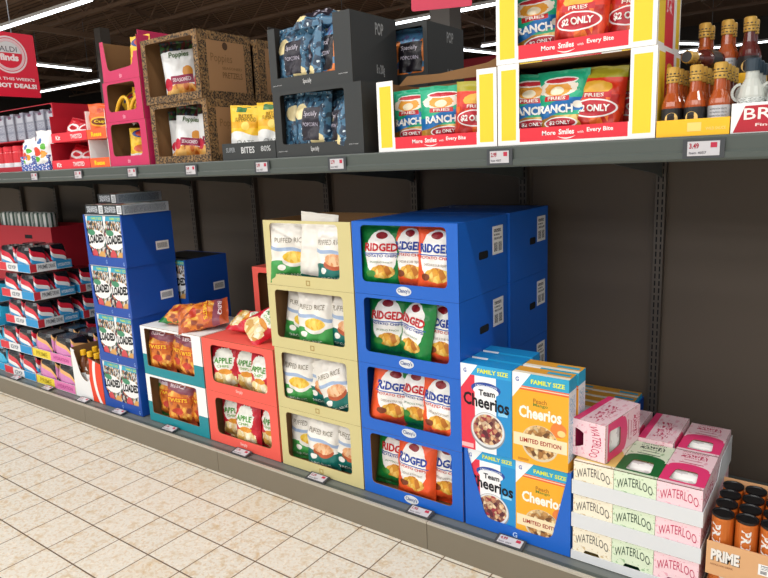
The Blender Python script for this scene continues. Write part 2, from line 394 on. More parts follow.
def bag(kind, label, x, y, z, rz=0, rx=0, ry=0, seed=0, s=1.0, group=None, flip=False):
    m, w, h, t, words, _ = KIND[kind]
    o = put('snack_bag', bag_mesh(m, w, h, t, seed, words), None, (x, y, z), (rx, ry, rz+(math.pi if flip else 0)))
    o.scale = (s, s, s); return tag(o, label, 'bag', group)
def lying(kind, label, cx, cy, cz, rz, rx, spin, seed=0, s=1.0, group=None):
    """a bag placed by its centre: spun in its own plane, tipped back, then turned"""
    o = bag(kind, label, 0, 0, 0, 0, 0, 0, seed, s, group)
    M = Matrix.Rotation(R(rz), 4, 'Z') @ Matrix.Rotation(R(rx), 4, 'X') @ Matrix.Rotation(R(spin), 4, 'Y')
    c = M @ Vector((0, 0, KIND[kind][2]*s/2))
    o.rotation_euler = M.to_euler(); o.location = Vector((cx, cy, cz))-c; return o
POS = {1: ['only'], 2: ['left', 'right'], 3: ['left', 'middle', 'right'], 4: ['first from left', 'second from left', 'third from left', 'last on right'], 5: ['first from left', 'second from left', 'third from left', 'fourth from left', 'last on right']}
def row(kinds, where, x0, x1, y, z, group, seed, opts=None):
    """a row of bags standing in a carton"""
    n = len(kinds); rnd = random.Random(seed); x0 -= .03; x1 += .012; y -= .009
    for i, k in enumerate(kinds):
        w = KIND[k][1]; t = KIND[k][3]
        a, b = x0+w/2, x1-w/2
        x = a+(b-a)*i/(n-1) if n > 1 else (a+b)/2
        o = dict(rz=R(rnd.uniform(-5, 5)), rx=R(-3+rnd.uniform(-1.5, 1)), ry=R(rnd.uniform(-2, 2)), dx=0, dy=0, dz=0, s=1.07, flip=False)
        if i == 0: o['rz'] += R(11); o['dy'] += .01
        if opts and i in opts: o.update(opts[i])
        bag(k, f'{KIND[k][5]}, {POS[n][i]} in {where}', x+o['dx'], y+t/2*1.07+.008+(.036 if i % 2 == (1 if seed % 2 else 0) else 0)+o['dy'], z+.006+o['dz'], o['rz'], o['rx'], o['ry'], seed=(seed+i) % 5, s=o['s'], group=group, flip=o['flip'])

# ------------------------------------------------------------------ cartons
def carton(name, label, x0, x1, y0, d, z0, h, ext, hole, front=None, inn='kraft', top=True, group=None, r=.02, cat='carton', gap=.001, outer=None, right=None, rz=0, backh=None, lid=None):
    """open-fronted shipping carton: body of five walls plus a front panel with a cut-out"""
    w = x1-x0-2*gap; h -= gap; t = .004
    root = thing(name, label, cat, ((x0+x1)/2, y0+d/2, z0), rz, group)
    mb = MB(); a = w/2; b = d/2; bh = backh or h
    mb.box(-a, -a+t, -b+t, b, 0, h, ext, mx1=inn, my0=inn, mz1=inn)
    mb.box(a-t, a, -b+t, b, 0, h, ext, mx0=inn, my0=inn, mz1=inn, mx1=right)
    mb.box(-a+t, a-t, b-t, b, 0, bh, ext, my0=inn)
    mb.box(-a+t, a-t, -b+t, b-t, 0, t, ext, mz1=inn)
    if top: mb.box(-a+t, a-t, -b+t, b-t, h-t, h, ext, mz0=inn, mz1=lid)
    mb.build('carton_body', root)
    fm = front or ext
    pm = MB(); fn = lambda x, y, z: (x-a, y-b, z)
    rect = outer(w, h) if outer else [(0, 0), (w, 0), (w, h), (0, h)]
    loops = [rect] + ([rpoly(hole(w, h), r)] if hole else [])
    pm.panel(loops, t, fm, inn, inn, (w, h), fn)
    pm.build('front_panel', root)
    return root, w, h, d
def win(l, r, b, t): return lambda w, h: [(l, b), (w-r, b), (w-r, h-t), (l, h-t)]
def child(root, n):
    for c in root.children:
        if c.name.startswith(n): return c
    return root
def badge(root, w, d, h, text, col, bg=None, cx=.5, cz=.09, sw=.09, sh=.03, name='logo_badge', y=None, bold=.02):
    mb = MB(); yy = -d/2 if y is None else y
    if bg:
        pts = [(math.cos(2*math.pi*k/20)*sw/2, math.sin(2*math.pi*k/20)*sh/2) for k in range(20)]
        mb.panel([pts], .001, bg, fn=lambda x, y, z: (x+(cx-.5)*w, y-.0012+yy, z+cz*h))
    q = .8 if bg else 1
    mb.text(text, ink(col), (-sw/2*q, -sh/2*q*.7, sw/2*q, sh/2*q*.7), lambda u, v: (u+(cx-.5)*w, yy-.0018, v+cz*h), bold)
    return mb.build(name, child(root, 'front_panel'))
def side_label(root, w, yc, zc, lw, lh, m='barcode', name='barcode_label'):
    mb = MB(); mb.box(w/2, w/2+.0009, yc-lw/2, yc+lw/2, zc-lh/2, zc+lh/2, 'white card', mx1=m)
    o = mb.build(name, child(root, 'carton_body')); o['label'] = 'white printed label on the side'; return o
def hand_hole(root, w, yc, zc, lw=.05, lh=.022):
    mb = MB(); pts = rpoly([(yc-lw/2, zc-lh/2), (yc+lw/2, zc-lh/2), (yc+lw/2, zc+lh/2), (yc-lw/2, zc+lh/2)], .01)
    mb.panel([pts], .0008, 'dark hole', fn=lambda x, y, z: (w/2+.0009-y, x, z))
    o = mb.build('hand_hole', child(root, 'carton_body')); o['label'] = 'dark oval hand hole'; return o
TIER = {0: 'bottom', 1: 'second from bottom', 2: 'third from bottom', 3: 'topmost'}

# ================================================================== THE SETTING
mb = MB(); mb.face([(-26, -9, 0), (12, -9, 0), (12, 21, 0), (-26, 21, 0)], 'floor tile'); struct(mb.build('floor'))
mb = MB(); mb.face([(-26, -9, 5.2), (-26, 21, 5.2), (12, 21, 5.2), (12, -9, 5.2)], 'roof deck'); struct(mb.build('ceiling'))
mat('far wall', '#4a443f', rough=.8)
mb = MB(); mb.box(-26, 12, 20.9, 21, 0, 5.2, 'far wall'); struct(mb.build('wall_back'))
mb = MB(); mb.box(-26, -25.9, -9, 21, 0, 5.2, 'far wall'); struct(mb.build('wall_left'))
mb = MB(); mb.box(-8, -2.4, 12.0, 12.1, 2.95, 3.75, 'deep red'); mb.box(-8, -2.4, 12.0, 12.1, 0, 2.949, 'far wall'); struct(mb.build('wall_aisle'))
n = 0
def truss(a, b, z0, z1, step, w=.05):
    global n
    n += 1; mb = MB(); a = Vector(a); b = Vector(b); L = (b-a).length; d = (b-a)/L
    for z in (z0, z1): mb.bar((a.x, a.y, z), (b.x, b.y, z), w, w*1.2, 'roof steel')
    k = int(L/step)
    for i in range(k):
        p = a+d*(i*step); q = a+d*((i+.5)*step); r = a+d*((i+1)*step)
        mb.bar((p.x, p.y, z1), (q.x, q.y, z0), .022, .022, 'roof steel'); mb.bar((q.x, q.y, z0), (r.x, r.y, z1), .022, .022, 'roof steel')
    struct(mb.build('trim_%d' % n))
for i in range(11): truss((-24, 1.6+i*1.45, 0), (8, 1.6+i*1.45, 0), 4.72, 5.12, .9)
for x in (-17, -10.5, -4, 2.5): truss((x, 0, 0), (x, 19, 0), 4.4, 5.05, 1.3, .09)
for i, (x, y, w) in enumerate([(-9.95, 6.2, .22), (-1.62, 6.0, .3)]):
    mb = MB(); mb.box(x-w/2, x+w/2, y-w/2, y+w/2, 0, 4.45, 'column grey'); struct(mb.build('trim_%d' % (30+i)))
# linear roof lights: housing plus glowing tube
def tube(label, a, b, z, group='linear ceiling lights'):
    a = Vector((*a, z)); b = Vector((*b, z)); r = thing('ceiling_light', label, 'light', (a+b)/2, 0, group); c = (a+b)/2
    mb = MB(); mb.bar(a-c+Vector((0,0,.05)), b-c+Vector((0,0,.04)), .06, .05, 'white card'); mb.build('housing', r)
    mb = MB(); mb.bar(a-c, b-c, .05, .03, 'tube light'); mb.build('light_tube', r)
    for q in (a, b): mb = MB(); mb.bar(q*.9+c*.1-c+Vector((0,0,.07)), q*.9+c*.1-c+Vector((0,0,5.19-z)), .012, .012, 'steel wire'); mb.build('suspension_rod', r)
tube('long white strip light above the red hanging sign, nearest at upper left', (-11.2, 3.75), (-6.25, 3.77), 4)
tube('white strip light at left, lower one beside the red hanging sign', (-17.6, 8.53), (-13.9, 8.53), 4)
tube('short white strip light end-on beside the top of the red hanging sign', (-12.42, 6.0), (-12.52, 7.4), 4)
tube('white strip light behind the small red sign, left of the grey pillar', (-5.6, 8.6), (-3.05, 8.54), 4)
tube('white strip light right of the grey pillar, reaching the yellow carton', (-2.85, 8.53), (0.4, 8.53), 4)
tube('short strip light below the row, left of the upper yellow carton', (-5.0, 12.4), (-4.6, 13.9), 4.05)
tube('faint strip light slanting behind the upper yellow carton', (-4.4, 12.4), (-2.9, 12.4), 4.05)
tube('upper strip light between yellow carton and sauce bottles', (-.9, 15.6), (-.2, 16.6), 4)
tube('lower strip light between yellow carton and sauce bottles', (-1.3, 17.3), (1.5, 17.3), 4)

# ================================================================== SHELVING
SX0, SX1, YB = -4.4, 4.2, 1.02
sh = thing('shelving_unit', 'long grey metal store shelving with raised base and one upper shelf', 'shelving', (0, 0, 0))
joints = [SX0] + [2.46*T+1.2505*k for k in range(-3, 3)] + [SX1]
for a, b in zip(joints[:-1], joints[1:]):
    mb = MB(); mb.box(a+.0012, b-.0012, 0, .015, .0, .119, 'plinth taupe'); mb.box(a+.0012, b-.0012, -.001, .016, .113, .1215, 'plinth lip'); mb.build('plinth_panel', sh)
mb = MB()
for a, b in zip(joints[:-1], joints[1:]): mb.box(a+.001, b-.001, .018, YB-.01, .1, .1205, 'deck grey')
mb.box(SX0, SX1, .02, .03, .1205, .1235, 'shelf steel'); mb.box(SX0, SX1, .012, .0205, .117, .1225, 'shelf steel')
mb.build('base_deck', sh)
mb = MB()
for a, b in zip(joints[:-1], joints[1:]): mb.box(a+.001, b-.001, YB, YB+.03, .05, 1.5, 'back panel')
mb.build('back_panel', sh)
RY = .045; SZ = 1.5515
mb = MB(); mb.box(SX0, SX1, RY+.012, YB, 1.515, SZ-.001, 'shelf dark'); mb.build('shelf_board', sh)
mb = MB()
prof = [(0, 1.546), (.004, SZ), (.02, SZ), (.02, 1.546), (.009, 1.543), (.009, 1.508), (.002, 1.504), (.002, 1.492), (.02, 1.488), (.02, 1.482), (-.003, 1.484), (-.006, 1.49), (-.006, 1.504), (.0, 1.51), (.0, 1.54)]
for (y0, z0), (y1, z1) in zip(prof, prof[1:]+prof[:1]):
    mb.face([(SX0, RY+y0, z0), (SX1, RY+y0, z0), (SX1, RY+y1, z1), (SX0, RY+y1, z1)], 'shelf steel')
mb.build('shelf_rail', sh)
k = -20
for i in range(-20, 5):
    x = 8.44*T+.6252*i
    if not SX0+.05 < x < SX1: continue
    mb = MB(); mb.box(x-.02, x+.02, YB-.035, YB-.001, .121, 1.513, 'upright')
    z = .2
    while z < 1.48:
        for dx in (-.009, .009): mb.box(x+dx-.003, x+dx+.003, YB-.0356, YB-.0345, z, z+.022, 'dark hole')
        z += .032
    up_ = mb.build('upright', sh)
    mb = MB(); mb.panel([[(.07, 1.512), (YB-.036, 1.512), (YB-.036, 1.40), (YB-.1, 1.42), (.2, 1.487), (.07, 1.49)]], .006, 'shelf dark', fn=lambda a, t, z: (x+t-.003, a, z)); mb.build('shelf_bracket', up_)

# price tags: holder and paper
def price_tag(label, x, base, txt, w=.075):
    if base:
        r = thing('price_tag', label, 'price tag', (x, .052, .1243), 0, 'price tags on the base shelf'); W, H = .112, .05; tl = R(77)
    else:
        r = thing('price_tag', label, 'price tag', (x, RY-.0075, 1.49), 0, 'price tags on the upper shelf rail'); W, H = w+.03, .052; tl = R(0)
    c, s = math.cos(tl), math.sin(tl)
    dy = -.04 if base else 0
    f = lambda u, y, v: (u, dy+y*c+v*s, v*c-y*s+(.002 if base else 0))
    mb = MB(); mb.panel([[(-W/2, 0), (W/2, 0), (W/2, H), (-W/2, H)]], .0025, 'tag holder', fn=f); mb.build('tag_holder', r)
    m = .01 if base else .012
    pw = W-2*m; mb = MB(); mb.panel([[(-pw/2, .007), (pw/2, .007), (pw/2, H-.006), (-pw/2, H-.006)]], .0008, 'tag paper', fn=lambda u, y, v: f(u, y-.001, v))
    g = lambda u, v: f(-pw/2+u*pw, -.0017, .007+v*(H-.013))
    mb.text(txt, ink('#a01c34'), (.06, .5, .36, .88), g, .03); mb.text('Item 4057', ink('#5a5a60'), (.06, .12, .6, .3), g)
    mb.face([g(.72, .55), g(.92, .55), g(.92, .9), g(.72, .9)], ink('#b8324a'))
    mb.build('paper_label', r)
for x, l, t in [(-1.028, 'small price tag on upper rail under the boxed candy bottles', '2.49'), (-.531, 'small price tag on upper rail under the red candy trays', '3.29'), (-.012, 'small price tag on upper rail under the pink cartons', '1.99'), (.464, 'small price tag on upper rail under the brown pretzel cartons', '3.49'), (.943, 'price tag on upper rail under the yellow pouches', '2.99'), (1.362, 'price tag on upper rail under the charcoal popcorn cartons', '2.79'), (2.058, 'price tag on upper rail where the two yellow cartons meet', '2.99'), (2.669, 'large price tag on upper rail under the sauce bottle tray', '3.49')]:
    price_tag(l, x, False, t, .075 if x > 2.5 else .062)
for x, l, t in [(-1.694, 'price tag on base in front of the red white and blue bottle trays', '7.99'), (-1.26, 'price tag on base in front of the yellow and pink bottle trays', '7.99'), (-.814, 'price tag on base in front of the white and red bottle carton', '2.19'), (-.424, 'price tag on base in front of the navy cereal cases', '3.99'), (.064, 'price tag on base in front of the teal and white cartons', '1.99'), (.641, 'price tag on base in front of the coral cartons', '1.79'), (1.147, 'price tag on base in front of the beige cartons', '2.29'), (1.696, 'price tag on base in front of the blue chip cartons', '1.95'), (2.09, 'price tag on base in front of the family size cereal case', '4.99')]:
    price_tag(l, x, True, t)

# ================================================================== LOWER SHELF
ZB = .1245; YF = .07
# --- blue chip cartons, four high, and the rear stack
hb = .2917
blue_rows = [['rg', 'ro', 'ro'], ['ro', 'rg', 'ro'], ['rg', 'rg', 'ro'], ['rg', 'ro', 'ro']]
bopt = [{0: dict(ry=R(6), rz=R(14))}, {0: dict(rz=R(24), ry=R(8), dx=.01)}, {1: dict(rz=R(-20), ry=R(6), dz=.0, dy=.02)}, {0: dict(rz=R(20), ry=R(2), s=1.03), 1: dict(rz=R(-3)), 2: dict(rz=R(2))}]
for i in range(4):
    z = ZB+i*hb
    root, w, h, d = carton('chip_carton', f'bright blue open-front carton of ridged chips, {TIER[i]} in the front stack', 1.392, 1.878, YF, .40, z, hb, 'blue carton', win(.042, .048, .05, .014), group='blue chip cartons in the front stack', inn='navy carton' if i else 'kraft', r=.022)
    badge(root, w, d, h, "Clancy's", '#2a4a8c', 'shade card', cz=.085, sw=.07, sh=.036)
    side_label(root, w, .118, .195, .09, .112); hand_hole(root, w, -.005, .15, .075, .03)
    row(blue_rows[i], f'the {TIER[i]} blue carton', 1.43, 1.845, YF+.01, z, 'ridged chip bags in the blue cartons', 10+i, bopt[i])
for i in range(4):
    z = ZB+i*hb
    root, w, h, d = carton('chip_carton', f'bright blue closed carton behind the front chip stack, {TIER[i]} of the rear stack', 1.392, 1.885, .505-.02, .40, z, hb, 'blue carton', None, group='blue chip cartons in the rear stack', inn='blue carton')
    side_label(root, w, .125, .195, .09, .112); hand_hole(root, w, .03, .15, .06, .03)

# --- beige rice snack cartons
hs = .2905
beige_rows = [['wg', 'wt', 'wt'], ['wg', 'wt', 'wt'], ['wg', 'wg', 'wt'], ['wg', 'wb', 'wt']]
beopt = [{0: dict(), 1: dict(), 2: dict(ry=R(5))}, {1: dict(s=1.08), 2: dict(ry=R(-24), dz=.01, dx=.02)}, {0: dict(ry=R(8), s=1.05), 2: dict(dx=.02)}, {0: dict(rz=R(35)), 1: dict(rz=R(8), ry=R(5), dy=-.0), 2: dict(rz=R(3))}]
for i in range(4):
    z = ZB+i*hs; top = i < 3
    root, w, h, d = carton('snack_carton', f'beige open-front carton of rice snacks, {TIER[i]} in its stack', .898-.012*(i > 1), 1.388-.012*(i > 1)*0, YF, .40, z, hs, 'beige carton', win(.042, .062, .05, .02) if i < 3 else win(.04, .07, .05, .012), group='beige rice snack cartons', inn='kraft', r=.02, top=top)
    mb = MB(); fz = .022; q = .011
    mb.panel([[(-q, fz-q), (q, fz-q), (q, fz+q), (-q, fz+q)], [(-q+.003, fz-q+.003), (q-.003, fz-q+.003), (q-.003, fz+q-.003), (-q+.003, fz+q-.003)]], .001, ink('#a88a4c'), fn=lambda x, y, z: (x, y-.0012-d/2, z)); mb.build('printed_emblem', root)
    row(beige_rows[i], f'the {TIER[i]} beige carton', .93, 1.335, YF+.006, z, 'rice snack bags in the beige cartons', 20+i, beopt[i])

# --- coral apple chip cartons
hc = .279
ap_opt = [{}, {0: dict(rz=R(18)), 2: dict(rz=R(-4))}]
for i in range(2):
    z = ZB+i*hc
    root, w, h, d = carton('snack_carton', f'coral red open-front carton of apple chips, {"upper" if i else "lower"} one of two', .372, .886, YF, .36, z, hc, 'coral carton', win(.062, .055, .052, .03), group='coral apple chip cartons', r=.03)
    badge(root, w, d, h, 'Simply', '#f6d8d0', cz=.1, sw=.05, sh=.03, bold=.01)
    row(['ap', 'ap', 'ap'], f'the {"upper" if i else "lower"} coral carton', .43, .835, YF+.008, z, 'apple chip bags in the coral cartons', 30+i, ap_opt[i])
root, w, h, d = carton('snack_carton', 'coral red carton standing further back, beside the beige stack', .36, .76, .46, .3, ZB, .86, 'coral carton', win(.04, .04, .6, .03))
bag('ap', 'red apple chip bag in the coral carton furthest back', .56, .53, ZB+.62, R(20), R(-4), 0, 3)
zc = ZB+2*hc
lying('ap', 'red apple chip bag lying on top of the coral carton, left one', .55, .26, zc+.055, 25, -66, 100, 1, 1.0)
lying('ap', 'red apple chip bag propped on top of the coral carton, leaning on beige stack', .74, .19, zc+.085, 35, -42, 60, 2, 1.0)

# --- teal and white corn puff cartons
p = Paint('teal front', '#128a97', rough=.5); p.rect(0, .42, 1, 1.01, '#f2f3f3'); p.rect(.16, .0, .8, .42, '#128a97'); keep('teal front', p)
p = Paint('teal side', '#128a97', rough=.5); p.rect(0, .42, 1, 1.01, '#f2f3f3'); keep('teal side', p)
ht = .279
pu = [['pg', 'pm', 'pm'], ['pm', 'pm', 'pm']]
po = [{1: dict(rz=R(14))}, {1: dict(rz=R(-12), ry=R(5)), 2: dict(ry=R(-3))}]
for i in range(2):
    z = ZB+i*ht
    root, w, h, d = carton('snack_carton', f'teal and white open-front carton of corn puffs, {"upper" if i else "lower"} one of two', -.158, .364, YF, .38, z, ht, 'teal side', win(.036, .075, .05, .012), front='teal front', group='teal corn puff cartons', r=.012, inn='kraft', lid='white card')
    row(pu[i], f'the {"upper" if i else "lower"} teal carton', -.12, .3, YF+.008, z, 'corn puff bags in the teal cartons', 40+i, po[i])
zt = ZB+2*ht
lying('pg', 'green corn puff bag lying loose on the upper teal carton', .06, .22, zt+.052, 20, -72, 90, 1)
lying('pm', 'orange corn puff bag lying tilted over the green bag on the teal carton', .24, .2, zt+.068, 28, -56, 72, 2, 1.1)

# --- navy cereal cases with two boxes showing in each
p = Paint('loaded box', '#e9ebec', rough=.4)
p.over(p.mhalf(0, 1, .0), p.vor(['#d9dbdc', '#2a3036', '#b8b4ac', '#a8383e', '#dcd8d0', '#3e4448', '#c89a5a', '#1e2226', '#4a7a56', '#15181c'], 20, 1, .8, dark=.1))
p.ell(.5, .52, .5, .2, '#f1f2f2', .5); p.ell(.36, .2, .16, .12, '#cf4a52', .5); p.ell(.76, .18, .16, .1, '#d9a45a', .6); p.ell(.3, .66, .2, .06, '#3f8f6a', .5)
p.rect(0, .9, 1, 1.01, '#2fa6c8'); p.half(-1.0, .5, .34, '#f4f6f6'); keep('loaded box', p)
mat('cereal edge', '#23262a', rough=.45)
p = Paint('cereal side print', '#aebac6', rough=.5); p.over(p.m('MULTIPLY', p.mrect(.04, .12, .94, .88), p.m('GREATER_THAN', p.nz(38), .5)), '#5a6674'); keep('cereal side print', p)
def cereal_box(label, kind, x0, y0, z0, w, t, h, group=None, rz=0):
    k = ('cer', kind, w, t, h)
    if k not in _bags:
        mb = MB(); F = FRONT(w, h, -t/2-.0006)
        if kind == 'loaded':
            mb.box(-w/2, w/2, -t/2, t/2, 0, h, 'cereal edge', my0='loaded box', mx1='navy carton')
            mb.text('LOADED', ink('#15171a'), (.08, .44, .94, .62), lambda u, v: F(u, v+.06*(u-.5)), .05); mb.text('FAMILY SIZE', ink('#c7e35a'), (.36, .925, .94, .975), F, .02)
        elif kind == 'team':
            mb.box(-w/2, w/2, -t/2, t/2, 0, h, 'team blue', my0='team front', mz1='team blue', mx1='team blue')
            mb.text('Team', ink('#22242c'), (.36, .66, .68, .73), F, .03); mb.text('Cheerios', ink('#15161c'), (.05, .51, .95, .66), lambda u, v: F(u, v+.05*(.5-u)), .03)
            mb.text('FAMILY SIZE', ink('#e4ee4a'), (.34, .915, .93, .965), F, .03); mb.text('LIMITED EDITION', ink('#dfe6f4'), (.3, .755, .72, .785), F, .01)
            mb.text('G', ink('#2a55b0'), (.06, .9, .12, .95), F, .02)
        else:
            mb.box(-w/2, w/2, -t/2, t/2, 0, h, 'mango base', my0='mango front', mx1='mango side', mz1='mango top')
            mb.text('Peach', ink('#b0702c'), (.38, .69, .62, .74), F, .01); mb.text('Mango', ink('#6a8a3a'), (.38, .645, .64, .69), F, .01)
            mb.text('Cheerios', ink('#fbf6ea'), (.12, .51, .88, .645), F, .035); mb.text('FAMILY SIZE', ink('#e4ee4a'), (.34, .895, .93, .945), F, .03)
            mb.text('LIMITED EDITION', ink('#a8382a'), (.14, .235, .88, .285), F, .02); mb.text('G', ink('#2a55b0'), (.06, .9, .12, .95), F, .02)
        _bags[k] = mb.mesh('cereal_box')
    return tag(put('cereal_box', _bags[k], None, (x0+w/2, y0+t/2, z0), (0, 0, rz)), label, 'cereal box', group)
hl = .2915; lx0, lx1 = -.607, -.222
usect = lambda w, h: [(0, 0), (w, 0), (w, h), (w-.012, h), (w-.018, h*.4)] + rpoly([(w-.03, .055), (w/2+.004, .05)], 0) + [(w/2, .062), (w/2-.004, .05), (.05, .055), (.022, h*.4), (.012, h), (0, h)]
for i in range(4):
    z = ZB+i*hl; dx = .012*(i-1.5)*.6
    root, w, h, d = carton('cereal_case', f'navy case of cereal with white splash boxes, {TIER[i]} in the front stack', lx0+dx, lx1+dx, YF, .32, z, hl, 'navy carton', None, outer=usect, inn='navy carton', top=False, group='navy cereal cases in the front stack')
    mb = MB(); mb.box(-w/2+.004, w/2-.004, -d/2+.075, d/2-.004, h-.006, h-.002, 'navy carton'); mb.build('top_flap', root)
    side_label(root, w, .08, .1, .085, .05, 'barcode wide')
    mb = MB(); f2 = FRONT(w, h, -d/2); mb.box(-w/2+.001, w/2, -d/2+.002, -d/2+.0035, h-.003, h, 'shade card'); mb.build('case_edge', root)
    badge(root, w, d, h, 'G', '#8fb0e8', cx=.5, cz=.09, sw=.014, sh=.03); badge(root, w, d, h, 'G', '#8fb0e8', cx=.94, cz=.07, sw=.014, sh=.03)
    for j in range(2):
        cereal_box(f'white splash cereal box, {"right" if j else "left"} of the pair in the {TIER[i]} navy case', 'loaded', lx0+dx+.006+j*.187, YF+.0055, z+.0055, .185, .065, hl-.013, 'cereal boxes in the navy cases')
zt4 = ZB+4*hl
p = Paint('cereal end print', '#22272c', rough=.45); p.over(p.m('MULTIPLY', p.mrect(.08, .2, .66, .85), p.m('GREATER_THAN', p.nz(16), .5)), '#c4ccd4'); p.rect(.72, .08, .95, .92, '#dfe4e8'); p.over(p.m('MULTIPLY', p.mrect(.76, .2, .92, .8), p.m('GREATER_THAN', p.nz(40), .5)), '#6a727a'); keep('cereal end print', p)
mb = MB(); mb.box(-.0925, .0925, -.15, .15, 0, .054, 'cereal edge', my0='cereal end print', mx1='cereal side print', mz1='loaded box'); flat = mb.mesh('cereal_box')
for x, y, z, l in [(-.485, YF+.16, zt4+.001, 'dark cereal box lying flat on the navy stack, lower left one'), (-.297, YF+.155, zt4+.001, 'dark cereal box lying flat on the navy stack, lower right one'), (-.475, YF+.24, zt4+.056, 'dark cereal box lying flat on the navy stack, uppermost one')]:
    tag(put('cereal_box', flat, None, (x, y, z), (0, 0, R(1))), l, 'cereal box', 'cereal boxes lying on the navy stack')
for i in range(3):
    z = ZB+i*hl
    root, w, h, d = carton('cereal_case', f'navy case of cereal standing behind the front stack, {["bottom", "middle", "top"][i]} of three', -.535, -.148, .405, .31, z, hl, 'navy carton', None, outer=usect, inn='navy carton', top=False, group='navy cereal cases in the rear stack')
    mb = MB(); mb.box(-w/2+.004, w/2-.004, -d/2+.075, d/2-.004, h-.006, h-.002, 'cereal edge'); mb.build('top_flap', root)
    side_label(root, w, .08, .1, .085, .05, 'barcode wide')
    for j in range(2):
        cereal_box(f'white splash cereal box, {"right" if j else "left"} of the pair in the {["bottom", "middle", "top"][i]} rear navy case', 'loaded', -.535+.006+j*.188, .4105, z+.0055, .185, .065, hl-.013, 'cereal boxes in the rear navy cases')

# --- family size cereal: blue case below, loose boxes above
mat('team blue', '#1d8fd0', rough=.4); mat('mango base', '#f0ae2a', rough=.42)
p = Paint('team front', '#1d8fd0', rough=.4); p.rect(0, 0, .28, 1, '#e2334a'); p.rect(.28, 0, .7, 1, '#f3f4f6'); p.rect(0, .88, 1, 1.01, '#27a3dc'); p.half(-1.0, 1.2, .86, '#f5f7f8')
p.ell(.5, .74, .29, .075, '#23479c'); p.ell(.5, .715, .25, .06, '#f3f4f6'); p.rect(.28, .64, .7, .7, '#f3f4f6')
p.ell(.53, .26, .34, .215, '#8c9298'); p.ell(.53, .27, .325, .2, '#dfe2e4'); p.over(p.mell(.53, .275, .29, .175), p.vor(['#e0b98a', '#c98f6a', '#a8323e', '#ecd3ae', '#8a5a4a', '#5a2430'], 15, 1, 1.5))
p.rect(.74, .46, .92, .5, '#8fd0f0'); p.rect(0, .02, .24, .07, '#f0b8bc'); keep('team front', p)
p = Paint('mango front', '#f0ae2a', rough=.42); p.rect(0, .86, 1, 1.01, '#2ba6cf'); p.rect(0, .815, 1, .86, '#e8663a'); p.rect(0, .835, 1, .845, '#f5e3c4'); p.half(-1.0, 1.2, .86, '#f5f7f8')
p.ell(.83, .44, .14, .08, '#e8823a', .2); p.ell(.88, .41, .07, .035, '#f7d48a')
p.ell(.5, .25, .33, .2, '#d9ccb0'); p.over(p.mell(.5, .26, .31, .185), p.vor(['#e2bb80', '#c89658', '#efd8a8', '#a8743c', '#6a4424'], 15, 1, 1.5)); p.rect(.02, .19, .98, .33, '#f4e4bc'); p.rect(.1, .02, .3, .05, '#d08a1c'); keep('mango front', p)
p = Paint('mango top', '#e2a236', rough=.45); p.rect(0, 0, 1, .3, '#f3ead4'); p.rect(.55, .45, .95, .75, '#2ba6cf'); keep('mango top', p)
p = Paint('mango side', '#f0f2f2', rough=.45); p.rect(.0, .86, 1, 1, '#2ba6cf'); p.over(p.m('MULTIPLY', p.mrect(.12, .1, .88, .8), p.m('GREATER_THAN', p.nz(30), .52)), '#7fb4d6'); p.rect(0, 0, 1, .1, '#eda726'); keep('mango side', p)
cw, ct, ch = .203, .07, .318
sect = lambda w, h: [(0, 0), (w, 0), (w, h), (w-.014, h)] + rpoly([(w-.012, h*.96), (w-.068, .045), (w*.53, .042)], [0, .03, 0]) + rpoly([(w*.47, .046), (.088, .048), (.012, h*.96)], [0, .03, 0]) + [(.014, h), (0, h)]
root, w, h, d = carton('cereal_case', 'blue display case with tapered opening under the family size cereal boxes', 1.886, 2.303, YF, .31, ZB, .318, 'blue carton', None, outer=sect, inn='blue carton', top=False)
badge(root, w, d, h, 'G', '#bcd6fa', cz=.06, sw=.018, sh=.03)
for r_ in range(4):
    for c_, kd in enumerate(('team', 'mango')):
        cereal_box(f'{"blue red and white" if kd == "team" else "amber"} family size cereal box in the blue case, {["front row", "second row", "third row", "rear row"][r_]}', kd, 1.8915+c_*.2035, YF+.0055+r_*.0715, ZB+.006, cw, ct, ch-.01, 'family size cereal boxes in the blue case')
for r_ in range(3):
    cereal_box(f'blue red and white cereal box standing on the case, {["front one", "second one back", "third one back"][r_]}', 'team', 1.880+.0*r_, YF-.004+r_*.09, ZB+.319, cw+.002, ct, .334, 'loose blue cereal boxes on the case', R(0))
for r_ in range(2):
    cereal_box(f'amber cereal box standing on the case, {["front one", "second one back"][r_]}', 'mango', 2.0875+.002*r_, YF-.004+r_*.085, ZB+.319, cw+.002, ct, .334, 'loose amber cereal boxes on the case', R(0))
root, w, h, d = carton('cereal_case', 'blue case of cereal boxes standing behind the family size case', 1.886, 2.303, .69, .31, ZB, .292, 'navy carton', None, inn='blue carton', top=False)
for r_ in range(4):
    for c_ in range(2):
        cereal_box(f'amber cereal box top in the case behind, {["front row", "second row", "third row", "rear row"][r_]} {"right" if c_ else "left"}', 'mango', 1.8915+c_*.2035, .6955+r_*.0725, ZB+.006, cw, ct, ch-.012, 'cereal boxes in the case behind')

